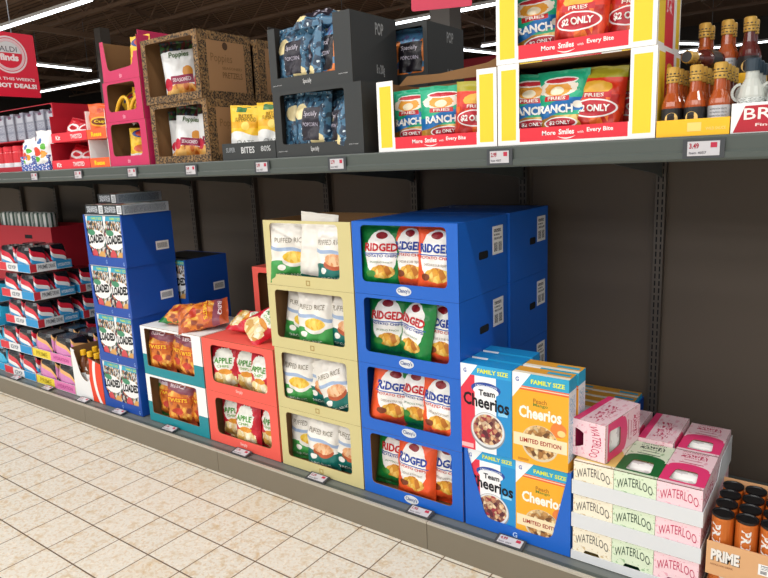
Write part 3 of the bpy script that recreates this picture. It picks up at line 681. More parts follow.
# --- flavoured water: white trays of multipacks
FL = {'cream': ('#f3ecd6', '#e7c873', '#54504a', '#c9a86a', 'cream'), 'green': ('#dcebcf', '#1d6a35', '#22402a', '#7fae74', 'pale green'), 'pink': ('#f6d5dc', '#ea3d78', '#c2345e', '#e79aae', 'pale pink')}
for k, (bg, bandc, txt, spot, _) in FL.items():
    p = Paint('water ' + k, bg, rough=.4); p.over(p.m('MULTIPLY', p.m('GREATER_THAN', p.nz(11), .6), .7), spot); p.rect(.1, .45, .92, .88, bg); keep('water ' + k, p)
    p = Paint('water top ' + k, bg, rough=.4); p.over(p.m('MULTIPLY', p.m('GREATER_THAN', p.nz(9), .62), .7), spot); p.band(0, 1, .06, .48, bandc)
    p.ell(.5, .5, .46, .12, bandc); p.rect(.3, .73, .72, .745, txt); p.rect(.22, .64, .78, .66, txt); p.over(p.m('MULTIPLY', p.mrect(.2, .8, .8, .92), p.m('GREATER_THAN', p.nz(22), .5)), txt); keep('water top ' + k, p)
    p = Paint('water side ' + k, bg, rough=.4); p.over(p.m('MULTIPLY', p.m('GREATER_THAN', p.nz(9), .58), .7), spot); p.rect(0, 0, 1, .2, bandc); p.over(p.m('MULTIPLY', p.mrect(.1, .35, .7, .75), p.m('GREATER_THAN', p.nz(14), .55)), txt); keep('water side ' + k, p)
p = Paint('water can', '#f2f1ee', rough=.3); p.over(p.m('MULTIPLY', p.m('GREATER_THAN', p.nz(7), .57), .6), '#b9aeb2'); keep('water can', p)
wp, dp, hp = .1345, .262, .121
_wm = {}
def water_mesh(fl):
    if fl in _wm: return _wm[fl]
    a, b = wp/2-.0006, dp/2-.0006; h = hp-.001; mb = MB()
    q = 'water side ' + fl
    for x in (-a, a): 
        P = [(x, -b, 0), (x, b, 0), (x, b, h), (x, -b, h)]; mb.face(P if x > 0 else P[::-1], q, [(0,0),(1,0),(1,1),(0,1)] if x > 0 else [(0,1),(1,1),(1,0),(0,0)])
    mb.face([(a, b, 0), (-a, b, 0), (-a, b, h), (a, b, h)], q, [(0,0),(1,0),(1,1),(0,1)])
    mb.face([(-a, b, 0), (a, b, 0), (a, -b, 0), (-a, -b, 0)], 'water top ' + fl, [(0,1),(1,1),(1,0),(0,0)])
    W = 2*a; D = 2*b
    arch = [(W*.24, 0.01), (W*.76, .01), (W*.72, .026), (W*.66, .04), (W*.34, .04), (W*.28, .026)]
    mb.panel([[(0, 0), (W, 0), (W, h), (0, h)], arch], .002, 'water ' + fl, 'kraft', size=(W, h), fn=lambda x, y, z: (x-a, y-b, z))
    hole = rpoly([(W*.2, D*.1), (W*.8, D*.1), (W*.75, D*.42), (W*.25, D*.42)], .014)
    mb.panel([[(0, 0), (W, 0), (W, D), (0, D)], hole], .002, 'water top ' + fl, 'kraft', size=(W, D), fn=lambda x, y, z: (x-a, z-b, h-y))
    mb.text('WATERLOO', ink(FL[fl][2]), (.08, .54, .92, .8), lambda u, v: (-a+u*W, -b-.0006, (v-.2*(2*u-1)**2+.07)*h), .0)
    mb.text('WATERLOO', ink(FL[fl][2]), (.2, .95, .8, .985), lambda u, v: (-a+u*W, -b+v*D, h+.0006), .012)
    c = MB(); m2 = MB(); m2.lathe([(0, 0), (.024, 0), (.031, .005), (.031, .11), (.024, .116), (0, .116)], 'water can', 18)
    c.raw([(v[2]-.058, v[0], v[1]) for v in m2.v], m2.f, 'water can', None, True); c.uv = m2.uv[:]
    _wm[fl] = (mb.mesh('pack_carton'), c.mesh('cans')); return _wm[fl]
def water(label, fl, x, y, z, rot=(0,0,0), grp='multipacks of flavoured water'):
    if rot[1]: x -= hp/2
    r = thing('drink_multipack', label, 'drink pack', (x, y, z), 0, grp); r.rotation_euler = rot
    a, b = water_mesh(fl); put('pack_carton', a, r)
    for k in range(2): o = put('can', b, r, (0, -dp/2+.035+.0645*k, .0868)); o['label'] = 'silver can seen through the top opening'
    return r
wx0 = 2.309
wt = .1235
for i in range(3):
    z = ZB+i*wt; W = 3*wp+.008; D = 2*dp+.014
    r = thing('drink_tray', f'white cardboard tray of flavoured water packs, {["bottom", "middle", "top"][i]} of three', 'tray', (wx0+W/2-.004, YF+D/2, z), 0, 'white drink trays')
    mb = MB(); a, b = W/2, D/2; lip = .05; t = .0025; L = {0: .032}.get(i, .052)
    mb.box(-a, a, -b, b, 0, .0018, 'white card'); mb.build('tray_floor', r)
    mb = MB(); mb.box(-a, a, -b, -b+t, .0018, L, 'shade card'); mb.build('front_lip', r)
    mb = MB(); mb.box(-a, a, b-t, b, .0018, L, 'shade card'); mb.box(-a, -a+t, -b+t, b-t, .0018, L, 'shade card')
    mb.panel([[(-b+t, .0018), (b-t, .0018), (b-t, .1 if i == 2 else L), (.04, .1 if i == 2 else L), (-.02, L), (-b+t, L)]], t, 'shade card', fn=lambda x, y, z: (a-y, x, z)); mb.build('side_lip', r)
    for ry in range(2):
        for c_, fl in enumerate(('cream', 'green', 'pink')):
            f2 = fl if ry == 0 else 'pink'
            rolled = ry == 1 and i == 2 and c_ < 2
            water(f'{FL[f2][4]} water pack, {["left", "middle", "right"][c_]} of {"front" if ry == 0 else "rear"} row in the {["bottom", "middle", "top"][i]} white tray', f2, wx0+wp*(c_+.5), YF+.004+dp*(ry+.5)+ry*.002, z+.002+(wp/2 if rolled else 0), (0, R(90), 0) if rolled else (0, 0, 0))
water('pink water pack lying loose on top of the cream pack at left', 'pink', 2.372, .24, ZB+2*wt+.002+hp+.001+wp/2, (0, R(90), R(-9)))
# --- energy drink cans in orange trays at far right
p = Paint('can orange', '#cc6e2a', rough=.32, metal=.3); p.rect(.42, .05, .58, .8, '#e58a3a'); keep('can orange', p)
_pm = None
def prime_can(label, x, y, z, rz):
    global _pm
    r = thing('drink_can', label, 'can', (x, y, z), rz, 'orange drink cans')
    if not _pm:
        a = MB(); a.lathe([(0, 0), (.024, 0), (.031, .006), (.031, .132), (.029, .138)], 'can orange', 20)
        def f(u, v): return (.0315*math.sin(v), -.0315*math.cos(v), u)
        a.text('PRIME', ink('#e4e2de'), (.02, -.42, .12, .42), lambda u, v: f(.14-u, v), .04)
        b = MB(); b.lathe([(.029, .138), (.031, .141), (.031, .147), (.028, .147), (.026, .143), (.0, .143)], 'black plastic', 20)
        _pm = (a.mesh('can_body'), b.mesh('lid'))
    put('can_body', _pm[0], r); put('lid', _pm[1], r); return r
px0, pd = 2.731, .066
rnd = random.Random(5)
for i in range(2):
    z = ZB+i*.149
    r = thing('drink_tray', f'tan cardboard tray of orange drink cans, {"upper" if i else "lower"} one', 'tray', (px0+.2, YF+.14, z), 0, 'orange can trays')
    a, b = .2, .14
    mb = MB(); mb.box(-a, a, -b, b, 0, .0018, 'tan tray'); mb.build('tray_floor', r)
    mb = MB(); z0, z1 = (-.045, .066) if i else (.0018, .03)
    yq = -b-.003 if i else -b
    mb.box(-a, a, yq, yq+.0025, z0, z1, 'tan tray'); 
    if i:
        g = lambda u, v: (-a+u, yq-.0006, v)
        for dx, dz, c in ((.0025, -.002, '#54443a'), (0, 0, '#e9e6e0')):
            mb.text('PRIME', ink(c), (.013+dx, .005+dz, .09+dx, .043+dz), (lambda u, v: g(u, v)) if c[1] == '5' else (lambda u, v: (-a+u, yq-.0011, v)), .05)
        mb.text('HYDRATION DRINK', ink('#9a6a48'), (.013, -.012, .075, -.006), g); 
        mb.face([(-a+.14, yq-.0006, 0), (-a+.19, yq-.0006, 0), (-a+.19, yq-.0006, .035), (-a+.14, yq-.0006, .035)], 'barcode', [(0,0),(1,0),(1,1),(0,1)])
    mb.build('front_lip', r)
    mb = MB(); mb.box(-a, a, b-.0025, b, .0018, .15 if i else .06, 'tan tray'); mb.box(-a, -a+.0025, -b+.003, b-.003, .0018, .06, 'tan tray'); mb.box(a-.0025, a, -b+.003, b-.003, .0018, .06, 'tan tray'); mb.build('side_lip', r)
    for ry in range(4):
        for c_ in range(6):
            if ry > 1 and i == 0: continue
            prime_can(f'orange drink can, column {["one", "two", "three", "four", "five", "six"][c_]} from left, {["front row", "second row", "third row", "rear row"][ry]} of the {"upper" if i else "lower"} tan tray', px0+.035+c_*pd*.985, YF+.036+ry*pd, z+.002, R(rnd.choice([-25, 5, 30, 15])))

# --- red white blue and pink bottle packs at far left
def pack_mat(name, cols, body):
    p = Paint(name, body, rough=.25, coat=.3, bump=.3, bscale=30)
    a, b = .55, 1
    for (c0, c1, col) in cols: p.band(a, b, c0, c1, col, .03, 7)
    p.over(p.m('MULTIPLY', p.mrect(.08, .08, .92, .32), p.m('GREATER_THAN', p.nz(9), .48)), '#8d9096'); return keep(name, p)
pack_mat('pack tricolour', [(.84, 1.06, '#d2273c'), (.68, .84, '#eef1f4'), (.48, .68, '#3aa0d8'), (.36, .48, '#8a3a48')], '#15161d')
pack_mat('pack pink', [(.9, 1.05, '#e9b06a'), (.46, .9, '#d884c0')], '#17151a')
pack_mat('pack cyan', [(.5, 1.1, '#2fb2dc'), (.3, .5, '#1f7fae')], '#142834')
_pk = {}
def bottle_pack(label, kind, x, y, z, group, w=.145, d=.135, h=.165):
    k = (kind, w, d, h)
    if k not in _pk:
        mb = MB(); nu, nv = 12, 8; vs = []; uv = []; fs = []; seg = 28
        for j in range(nv+1):
            v = j/nv
            for i in range(seg+1):
                t = 2*math.pi*i/seg; e = .45
                cx = math.copysign(abs(math.sin(t))**e, math.sin(t)); cy = -math.copysign(abs(math.cos(t))**e, math.cos(t))
                s = 1-.06*math.cos(v*math.pi*2)-(.1 if v > .9 else 0)-(.05 if v < .05 else 0)
                b = 1+.025*math.cos(t*6)
                vs.append((cx*w/2*s*b*.93, cy*d/2*s*b*.93, v*h)); uv.append(((t/(math.pi/2)+.5) % 1 if i < seg else .5, v))
        for j in range(nv):
            for i in range(seg):
                a = j*(seg+1)+i; fs.append((a, a+1, a+seg+2, a+seg+1))
        for j in range(nv):
            for i in range(seg):
                u0 = (4*i/seg+.5) % 1; u1 = u0+4/seg; a = j*(seg+1)+i
                mb.face([vs[a], vs[a+1], vs[a+seg+2], vs[a+seg+1]], kind, [(u0, j/nv), (u1, j/nv), (u1, (j+1)/nv), (u0, (j+1)/nv)], True)
        mb.face([vs[nv*(seg+1)+i] for i in range(seg)], kind, [(.5, .98)]*seg)
        mb.face([vs[i] for i in range(seg)][::-1], kind, [(.5, .1)]*seg)
        F = lambda u, v: (-w*.34+u*w*.68, -d/2*.985-.001, v*h); mb.text('PRIME', ink('#d9dce0'), (.1, .13, .9, .27), F, .03)
        _pk[k] = mb.mesh('shrink_wrap')
    return tag(put('bottle_multipack', _pk[k], None, (x, y, z)), label, 'bottle pack', group)
def tri(name, cols):
    p = Paint(name, cols[1], rough=.5); p.rect(-.01, 0, .28, 1, cols[0]); p.rect(.64, 0, 1.01, 1, cols[2]); return keep(name, p)
tri('tray tricolour', ['#d8333f', '#e6e8ea', '#1f93d0']); p = Paint('tray tricolour side', '#d9dcde', rough=.5); p.rect(0, 0, .15, 1, '#c8303c'); p.rect(.62, 0, 1.01, 1, '#2c8fc4'); keep('tray tricolour side', p)
p = Paint('tray yellow pink', '#e8d13a', rough=.5); p.rect(.48, 0, 1.01, 1, '#e07ab4'); keep('tray yellow pink', p); mat('tray cyan', '#26a4d6', rough=.5)
def drink_tray(label, x0, x1, y0, d, z, lip, front, side, words, sidewords, group):
    w = x1-x0; r = thing('drink_tray', label, 'tray', ((x0+x1)/2, y0+d/2, z), 0, group); a, b, t = w/2-.001, d/2, .0025
    mb = MB(); mb.box(-a, a, -b, b, 0, .0018, 'white card'); mb.build('tray_floor', r)
    mb = MB(); mb.box(-a, a, -b, -b+t, .0018, lip, 'white card', my0=front)
    for s, c, rc in words: mb.text(s, ink(c), rc, lambda u, v: (-a+2*a*u, -b-.0006, v*lip), .02)
    mb.build('front_lip', r)
    mb = MB(); mb.box(-a, -a+t, -b+t, b, .0018, lip, 'white card', mx0=side); mb.box(a-t, a, -b+t, b, .0018, lip, 'white card', mx1=side); mb.box(-a+t, a-t, b-t, b, .0018, lip, 'white card')
    for s, c, rc in sidewords: mb.text(s, ink(c), rc, lambda u, v: (a+.0006, -b+2*b*u, v*lip), .02)
    mb.build('side_lip', r); return r
NM = ['bottom', 'second from bottom', 'middle', 'second from top', 'top']
for i in range(5):
    z = ZB+.19*i; up = i > 1
    x0, x1, y0 = (-1.865, -1.405, .105) if up else (-1.93, -1.472, YF)
    drink_tray(f'red white and blue tray of bottle packs, {NM[i]} of the front stack', x0, x1, y0, .29, z, .056, 'tray tricolour', 'tray tricolour side', [('ICE POP', '#4a5a6a', (.34, .25, .58, .75))], [('PRIME', '#5a5f66', (.2, .3, .42, .8)), ('HYDRATION', '#e9eef2', (.66, .3, .96, .7)), ('DRINK', '#5a5f66', (.44, .3, .6, .8))], 'red white and blue bottle trays')
    for c_ in range(2):
        for ry in range(2):
            bottle_pack(f'red white and blue bottle pack, {POS[2][c_]} of {"rear" if ry else "front"} row in the {NM[i]} tray', 'pack tricolour', x0+.005+.2255*(c_+.5), y0+.004+.141*(ry+.5), z+.002, 'red white and blue bottle packs', .22)
    if i < 4 or True:
        y1 = .42
        if i == 4: continue
        drink_tray(f'red white and blue tray in the rear bottle stack, {NM[i]}', -1.85, -1.39, y1, .29, z, .056, 'tray tricolour', 'tray tricolour side', [], [('PRIME', '#5a5f66', (.2, .3, .42, .8)), ('HYDRATION', '#e9eef2', (.66, .3, .96, .7))], 'red white and blue rear trays')
        for c_ in range(2):
            bottle_pack(f'red white and blue bottle pack in the {NM[i]} rear tray, {POS[2][c_]}', 'pack tricolour', -1.845+.2255*(c_+.5), y1+.075, z+.002, 'bottle packs in the rear trays', .22)
for i in range(2):
    z = ZB+.19*i
    drink_tray(f'yellow and pink tray of bottle packs, {"upper" if i else "lower"} one', -1.462, -.962, YF, .34, z, .06, 'tray yellow pink', 'tray yellow pink', [('PRIME', '#b09a1c', (.1, .25, .4, .75)), ('HYDRATION', '#b84a8c', (.56, .3, .94, .7))], [], 'yellow and pink bottle trays')
    for c_ in range(2):
        for ry in range(2):
            bottle_pack(f'pink bottle pack, {POS[2][c_]} of {"rear" if ry else "front"} row in the {"upper" if i else "lower"} yellow tray', 'pack pink', -1.458+.246*(c_+.5), YF+.005+.155*(ry+.5), z+.002, 'pink bottle packs', .24, .148, .168)
for i in range(4):
    z = ZB+.17*i
    drink_tray(f'cyan tray of bottle packs at the left end, {["bottom", "second from bottom", "third from bottom", "top"][i]}', -2.42, -1.945, YF+.01, .29, z, .055, 'tray cyan', 'tray cyan', [], [], 'cyan bottle trays')
    for c_ in range(3):
        bottle_pack(f'cyan bottle pack in the {["bottom", "second from bottom", "third from bottom", "top"][i]} cyan tray, {["left", "middle", "right"][c_]}', 'pack cyan', -2.415+.155*(c_+.5), YF+.09, z+.002, 'cyan bottle packs', .15, .14, .15)
# red bin far back at left, with rolled white tops
root, w, h, d = carton('display_bin', 'dark red cardboard bin behind the bottle stacks at far left', -3.1, -2.04, .6, .32, ZB, 1.0, 'deep red', win(.1, .1, .2, .5), inn='deep red', top=False)
mb = MB(); mb.box(.1, .22, -d/2-.0012, -d/2-.0002, .9, .93, 'dark hole'); mb.build('slot', root)
p = Paint('tub lid', '#e8ecea', rough=.4); p.over(p.m('GREATER_THAN', p.m('SINE', p.m('MULTIPLY', p.uv()[0], 60.0)), .2), '#3c5a50'); keep('tub lid', p)
for k in range(6):
    mb = MB(); mb.lathe([(0, 0), (.055, 0), (.06, .01), (.06, .13), (.05, .14), (.0, .14)], 'tub lid', 18)
    r = tag(mb.build('round_tub', None, (-2.98+k*.14, .72, ZB+.96)), f'white and green round tub in the dark red bin, number {["one", "two", "three", "four", "five", "six"][k]} from left', 'tub', 'round tubs in the dark red bin')
mb = MB(); mb.box(-w/2+.006, w/2-.006, -d/2+.006, d/2-.006, .94, .957, 'kraft'); mb.build('shelf_insert', root)
# white and red juice carton
p = Paint('juice front', '#eceeee', rough=.5); p.half(1, .14, .62, '#e8401f'); p.over(p.m('MULTIPLY', p.mell(1.05, .5, .36, .62), p.mhalf(1, .14, .62)), '#f4f4f2'); p.over(p.m('MULTIPLY', p.mell(1.12, .5, .34, .6), p.mhalf(1, .14, .62)), '#e8401f'); keep('juice front', p)
cut = lambda w, h: [(0, 0), (w, 0), (w, h*.8)] + rpoly([(w*.62, h*.86), (w*.56, h*.36), (w*.3, h*.38), (w*.1, h*.97)], [.02, .05, .06, .02]) + [(0, h)]
root, w, h, d = carton('drink_carton', 'white carton with red swoosh holding brown bottles beside the navy cases', -.955, -.622, YF, .3, ZB, .32, 'white card', None, front='juice front', outer=cut, inn='kraft', top=False)
mat('brown bottle', '#6e3c1c', rough=.2, coat=.4)
for c_ in range(4):
    for ry in range(2):
        r = thing('drink_bottle', f'brown bottle with yellow cap, {POS[4][c_]} in {"rear" if ry else "front"} row of the white carton', 'bottle', (-.905+c_*.079, YF+.055+ry*.08, ZB+.005), 0, 'brown bottles in the white carton')
        mb = MB(); mb.lathe([(0, 0), (.035, 0), (.037, .01), (.037, .19), (.03, .22), (.016, .245), (.015, .26)], 'brown bottle', 16); mb.build('bottle_body', r)
        mb = MB(); mb.lathe([(.018, .258), (.018, .288), (.015, .291), (0, .291)], 'tray yellow', 14); mb.build('cap', r)
        mb = MB(); mb.lathe([(.0375, .08), (.0375, .15)], 'white card', 16); mb.text('A', ink('#f2f2ee'), (-.5, .175, .5, .2), lambda u, v: (.035*math.sin(u*.7), -.0378*math.cos(u*.7), v), .03); mb.build('label_band', r)

# ================================================================== UPPER SHELF
ZU = SZ+.0005; YU = .06
# --- pink cartons
def pink_front(w, h): return [(0, 0), (w, 0), (w, h), (0, h)]
for i, (x0, x1, hh, l) in enumerate([(-.228, .118, .226, 'bottom'), (-.222, .112, .2, 'middle'), (-.205, .112, .2, 'top')]):
    z = ZU+(0, .226, .426)[i]
    if i < 2:
        root, w, h, d = carton('candy_carton', f'hot pink open-front carton, {l} of the front stack', x0, x1, YU, .3, z, hh, 'pink carton', win(.035, .05, .05, .012), group='pink snack cartons in the front stack', r=.025)
    else:
        notch = lambda w, h: [(0, 0), (w, 0), (w, h*.62)] + rpoly([(w-.03, h*.62), (w-.05, .06), (.05, .05), (.03, h)], [.0, .03, .03, 0]) + [(0, h)]
        root, w, h, d = carton('candy_carton', f'hot pink carton with cut-down front, {l} of the front stack', x0, x1, YU, .3, z, hh, 'pink carton', None, group='pink snack cartons in the front stack', outer=notch, top=False)
        mb = MB(); mb.box(-.06, .03, d/2-.0055, d/2-.0045, .1, .118, 'dark hole'); mb.build('slot', root)
    badge(root, w, d, h, 'tin', '#f4a8c0', cz=.11, sw=.024, sh=.03)
bag('ys', 'yellow snack bag standing in the bottom pink carton, right one', -.03, YU+.07, ZU+.006, R(32), R(-6), R(0), 0, 1.1, 'yellow snack bags in the pink cartons')
bag('ys', 'yellow snack bag turned sideways in the bottom pink carton, left one', -.105, YU+.12, ZU+.006, R(55), R(-4), R(6), 1, 1.1, 'yellow snack bags in the pink cartons')
bag('ys', 'yellow snack bag standing in the middle pink carton, right one', -.01, YU+.09, ZU+.232, R(30), R(-8), R(0), 2, 1, 'yellow snack bags in the pink cartons')
bag('ys', 'yellow snack bag leaning in the middle pink carton, left one', -.08, YU+.12, ZU+.245, R(30), R(-20), R(-35), 3, 1, 'yellow snack bags in the pink cartons')
bag('ys', 'yellow snack bag standing in the top pink carton', .045, YU+.06, ZU+.44, R(4), R(-5), R(0), 4, 1.15, 'yellow snack bags in the pink cartons')
# yellow hang handles curling out of the pink cartons
for x, z, l in ((-.12, ZU+.235, 'large'), (-.0, ZU+.24, 'small')):
    cu = bpy.data.curves.new('ribbon_handle', 'CURVE'); cu.dimensions = '3D'; cu.bevel_depth = .0095
    sp = cu.splines.new('POLY'); N = 16; sp.points.add(N-1); rr = .05 if l == 'large' else .042
    for k in range(N): a = math.pi*k/(N-1); sp.points[k].co = (-rr*math.cos(a), 0, rr*2.2*math.sin(a)**.8-.0, 1)
    o = bpy.data.objects.new('ribbon_handle', cu); COL.objects.link(o); dg = bpy.context.evaluated_depsgraph_get(); dg.update()
    me = bpy.data.meshes.new_from_object(o.evaluated_get(dg)); bpy.data.objects.remove(o); me.materials.append(mat('handle yellow', '#f0b428', rough=.4))
    tag(put('ribbon_handle', me, None, (x, YU+.03, z+.007), (R(-4), R(14), R(4))), f'{l} yellow looped handle in the middle pink carton', 'handle', 'yellow loops in the pink carton')
for i in range(3):
    root, w, h, d = carton('candy_carton', f'hot pink carton behind the pretzel cartons, {["bottom", "middle", "top"][i]} of the rear stack', -.352, -.02, .392, .3, ZU+.252*i, (.252, .252, .11)[i], 'pink carton', None, group='pink snack cartons in the rear stack', inn='pink carton')
mb = MB(); mb.box(-w/2, -w/2+.004, -d/2, d/2, h, .25, 'pink carton'); mb.build('raised_flap', root)
# --- brown patterned pretzel cartons
def patt(name, inset):
    p = Paint(name, '#8a683f', rough=.75)
    pat = p.vor(['#7a5a36', '#2c2119', '#3a2c20', '#1c1611', '#8f7048'], 52, 1, .8, dark=.5); p.cur = pat
    if inset: p.rect(*inset, '#9c7650')
    return keep(name, p)
patt('pattern front', None); patt('pattern side', (.15, .12, .86, .87))
def pretzel_carton(l, x0, x1, y, z, h, n=None):
    root, w, h, d = carton('pretzel_carton', l, x0, x1, y, .32, z, h, 'pattern front', win(.032, .032, .034, .022), front='pattern front', right='pattern side', r=.014, group='patterned brown pretzel cartons')
    F = lambda u, v: (w/2+.0006, -d/2+u*d, v*h)
    mb = MB(); mb.text('Poppies', ink('#7d5c38'), (.22, .52, .62, .68), F, .0); mb.build('side_print', child(root, 'carton_body')); mb = MB(); mb.text('PRETZELS', ink('#70512f'), (.42, .32, .8, .41), F, .01); mb.build('side_print', child(root, 'carton_body')); mb = MB(); mb.text('SEASONED', ink('#7d5c38'), (.42, .45, .8, .49), F)
    mb.build('side_print', child(root, 'carton_body')); mb = MB()
    pts = [(.5+.05*math.cos(2*math.pi*k/12), .8+.06*math.sin(2*math.pi*k/12)) for k in range(12)]; mb.face([F(*q) for q in pts], ink('#4a3422'))
    mb.build('side_emblem', child(root, 'carton_body')); return root
pretzel_carton('brown patterned pretzel carton, lower one at the front', .165, .592, YU, ZU, .284)
pretzel_carton('brown patterned pretzel carton, upper one at the front', .15, .572, YU-.005, ZU+.284, .3)
pretzel_carton('brown patterned pretzel carton, lower one at the rear', .175, .602, YU+.335, ZU, .284)
pretzel_carton('brown patterned pretzel carton, upper one at the rear', .17, .597, YU+.335, ZU+.284, .29)
bag('pz', 'white pretzel bag standing alone in the upper brown carton', .33, YU+.105, ZU+.29, R(34), R(-4), R(-5), 0, 1.17, 'pretzel bags in the brown cartons')
bag('pz', 'white pretzel bag in the lower brown carton, left one', .335, YU+.09, ZU+.006, R(30), R(-4), R(6), 1, 1.06, 'pretzel bags in the brown cartons')
bag('pz', 'white pretzel bag in the lower brown carton, right one', .475, YU+.13, ZU+.006, R(22), R(-4), R(0), 2, 1.08, 'pretzel bags in the brown cartons')
bag('pz', 'dark side of a pretzel bag at the left in the lower brown carton', .245, YU+.15, ZU+.006, R(62), R(-4), R(0), 3, 1, 'pretzel bags in the brown cartons')
# --- charcoal tray of yellow pouches
root, w, h, d = carton('pouch_tray', 'low charcoal tray holding yellow snack pouches', .672, 1.012, YU, .3, ZU, .074, 'charcoal carton', None, inn='charcoal carton', top=False)
badge(root, w, d, h, 'BITES', '#c9ccce', cx=.5, cz=.55, sw=.085, sh=.04, name='printed_words'); badge(root, w, d, h, 'SUPER', '#8f9498', cx=.17, cz=.6, sw=.06, sh=.03, name='printed_words'); badge(root, w, d, h, '80%', '#b2b6b8', cx=.83, cz=.58, sw=.06, sh=.034, name='printed_words')
for k, (x, y, rz, ry) in enumerate([(.762, .06, 28, 3), (.925, .07, 24, 2), (.78, .2, 0, 0), (.92, .21, 4, 0)]):
    bag('po', f'yellow and white snack pouch, {["front left", "front right", "rear left", "rear right"][k]} in the charcoal tray', x, YU+y+.01, ZU+.007, R(rz), R(-3), R(ry), k, 1.08 if k < 2 else 1, 'yellow pouches in the charcoal tray')
# --- charcoal popcorn cartons
mat('charcoal inside', '#2a2826', rough=.8)
def pop_carton(l, x0, x1, y, z, h, rm=.085, top=True):
    root, w, h, d = carton('popcorn_carton', l, x0, x1, y, .3, z, h, 'charcoal carton', win(.04, rm, .052, .016) if top else None, r=.012, outer=None if top else (lambda w, h: [(0, 0), (w, 0), (w, h), (w-.085, h), (w-.085, .052), (.04, .052), (.04, h*.95), (0, h*.95)]), inn='charcoal inside', top=top, group='charcoal popcorn cartons')
    badge(root, w, d, h, 'Specially', '#dfe1e2', cx=.47, cz=.1, sw=.045, sh=.032, bold=.0); badge(root, w, d, h, 'popcorn snack', '#c9ccce', cx=.09, cz=.09, sw=.05, sh=.009, bold=0, name='small_print'); badge(root, w, d, h, 'popcorn snack', '#c9ccce', cx=.9, cz=.14, sw=.045, sh=.009, bold=0, name='small_print')
    F = lambda u, v: (w/2+.0006, -d/2+u*d, v*h)
    mb = MB(); mb.text('8 x 200g', ink('#9a9ea0'), (.52, .12, .7, .3), F); mb.build('side_print', child(root, 'carton_body')); mb = MB(); mb.text('POP', ink('#9a9ea0'), (.52, .72, .7, .9), F); mb.build('side_print', child(root, 'carton_body')); return root
pop_carton('charcoal popcorn carton, lower one at the front', 1.012, 1.482, YU+.002, ZU, .267)
pop_carton('charcoal popcorn carton, upper one at the front', .998, 1.436, YU+.012, ZU+.267, .262, .085, False)
pop_carton('charcoal popcorn carton, lower one at the rear', 1.1, 1.56, .405, ZU, .267)
pop_carton('charcoal popcorn carton, upper one at the rear', 1.12, 1.562, .41, ZU+.267, .25, .02)
row(['pc', 'pc', 'pc', 'pc'], 'the lower front charcoal carton', 1.045, 1.405, YU+.012, ZU, 'popcorn bags in the charcoal cartons', 50, {0: dict(rz=R(35)), 1: dict(rz=R(6)), 2: dict(rz=R(-8), dy=.03), 3: dict(rz=R(-40), s=.95)})
row(['pc', 'pc', 'px'], 'the upper front charcoal carton', 1.04, 1.36, YU+.02, ZU+.267, 'popcorn bags in the charcoal cartons', 51, {0: dict(rz=R(3)), 1: dict(rz=R(-45)), 2: dict(rz=R(-30), dy=.02)})
bag('px', 'blue and orange popcorn bag in the upper rear charcoal carton', 1.452, .46, ZU+.273, R(8), R(-3), 0, 1, 1.0, 'popcorn bags in the charcoal cartons')
lying('pc', 'blue popcorn bag lying on top of the upper charcoal carton', 1.19, .2, ZU+.535, 10, -70, 84, 2, 1.0)
# --- yellow, white and red fries cartons
p = Paint('fries front', '#f5f6f4', rough=.5); p.rect(.025, .06, .13, .93, '#f2cf2c'); p.rect(.87, .06, .975, .93, '#f2cf2c'); p.rect(.155, .035, .845, .2, '#e2283a'); keep('fries front', p)
p = Paint('fries side', '#f5f6f4', rough=.5); p.rect(.04, .05, .96, .95, '#f2cf2c'); p.rect(.3, .03, .68, .97, '#dc2136'); p.rect(.68, .03, .8, .97, '#f5f6f4'); p.ell(.5, .8, .12, .05, '#f8c832'); p.over(p.m('MULTIPLY', p.mrect(.36, .4, .62, .7), p.m('GREATER_THAN', p.nz(14), .52)), '#f2c8cc'); keep('fries side', p)
def fries_carton(l, x0, x1, z, h, top):
    out = lambda w, h: [(0, 0), (w, 0), (w, h), (w*.85, h), (w*.85, h*.2), (w*.15, h*.2), (w*.15, h), (0, h)]
    root, w, h, d = carton('fries_carton', l, x0, x1, YU, .28, z, h, 'fries side', None, front='fries front', outer=out, top=top, right='fries side', inn='kraft', group='yellow and red fries cartons')
    F = FRONT(w, h, -d/2-.0006); mb = MB()
    mb.text('More', ink('#fbf3f2'), (.31, .1, .4, .155), F, .02); mb.text('Smiles', ink('#fbf3f2'), (.42, .1, .52, .165), F, .03); mb.text('with', ink('#f4d4d4'), (.54, .105, .58, .135), F); mb.text('Every Bite', ink('#fbf3f2'), (.6, .1, .76, .165), F, .02)
    pts = [(.41+.12*k/10, .08-.02*math.sin(math.pi*k/10)) for k in range(11)] + [(.53-.12*k/10, .08-.035*math.sin(math.pi*k/10)) for k in range(11)]
    for k in range(10): mb.face([F(*pts[k]), F(*pts[21-k]), F(*pts[20-k]), F(*pts[k+1])][::-1], ink('#fbf3f2'))
    mb.build('printed_slogan', root); return root, w, h, d
fy = 'fries bags in the yellow and red cartons'
r1, w, h, d = fries_carton('yellow white and red fries carton, single one at the left', 1.552, 2.04, ZU, .252, False)
mb = MB(); mb.panel([rpoly([(-w/2+.01, .245), (w/2-.008, .245), (w/2-.008, .318), (w/2-.1, .288), (-.05, .272), (-w/2+.05, .278)], .008)], .003, 'kraft', fn=lambda x, y, z: (x, y-d/2+.13, z)); mb.build('torn_flap', r1)
r2, w, h, d = fries_carton('yellow white and red fries carton, lower one of the right stack', 2.042, 2.537, ZU, .255, True)
r3, w, h, d = fries_carton('yellow white and red fries carton, upper one of the right stack', 2.038, 2.532, ZU+.255, .255, True)
for k_ in KIND:
    if k_ in ('rf', 'hf'): KIND[k_] = KIND[k_][:1]+(.165, .205)+KIND[k_][3:]
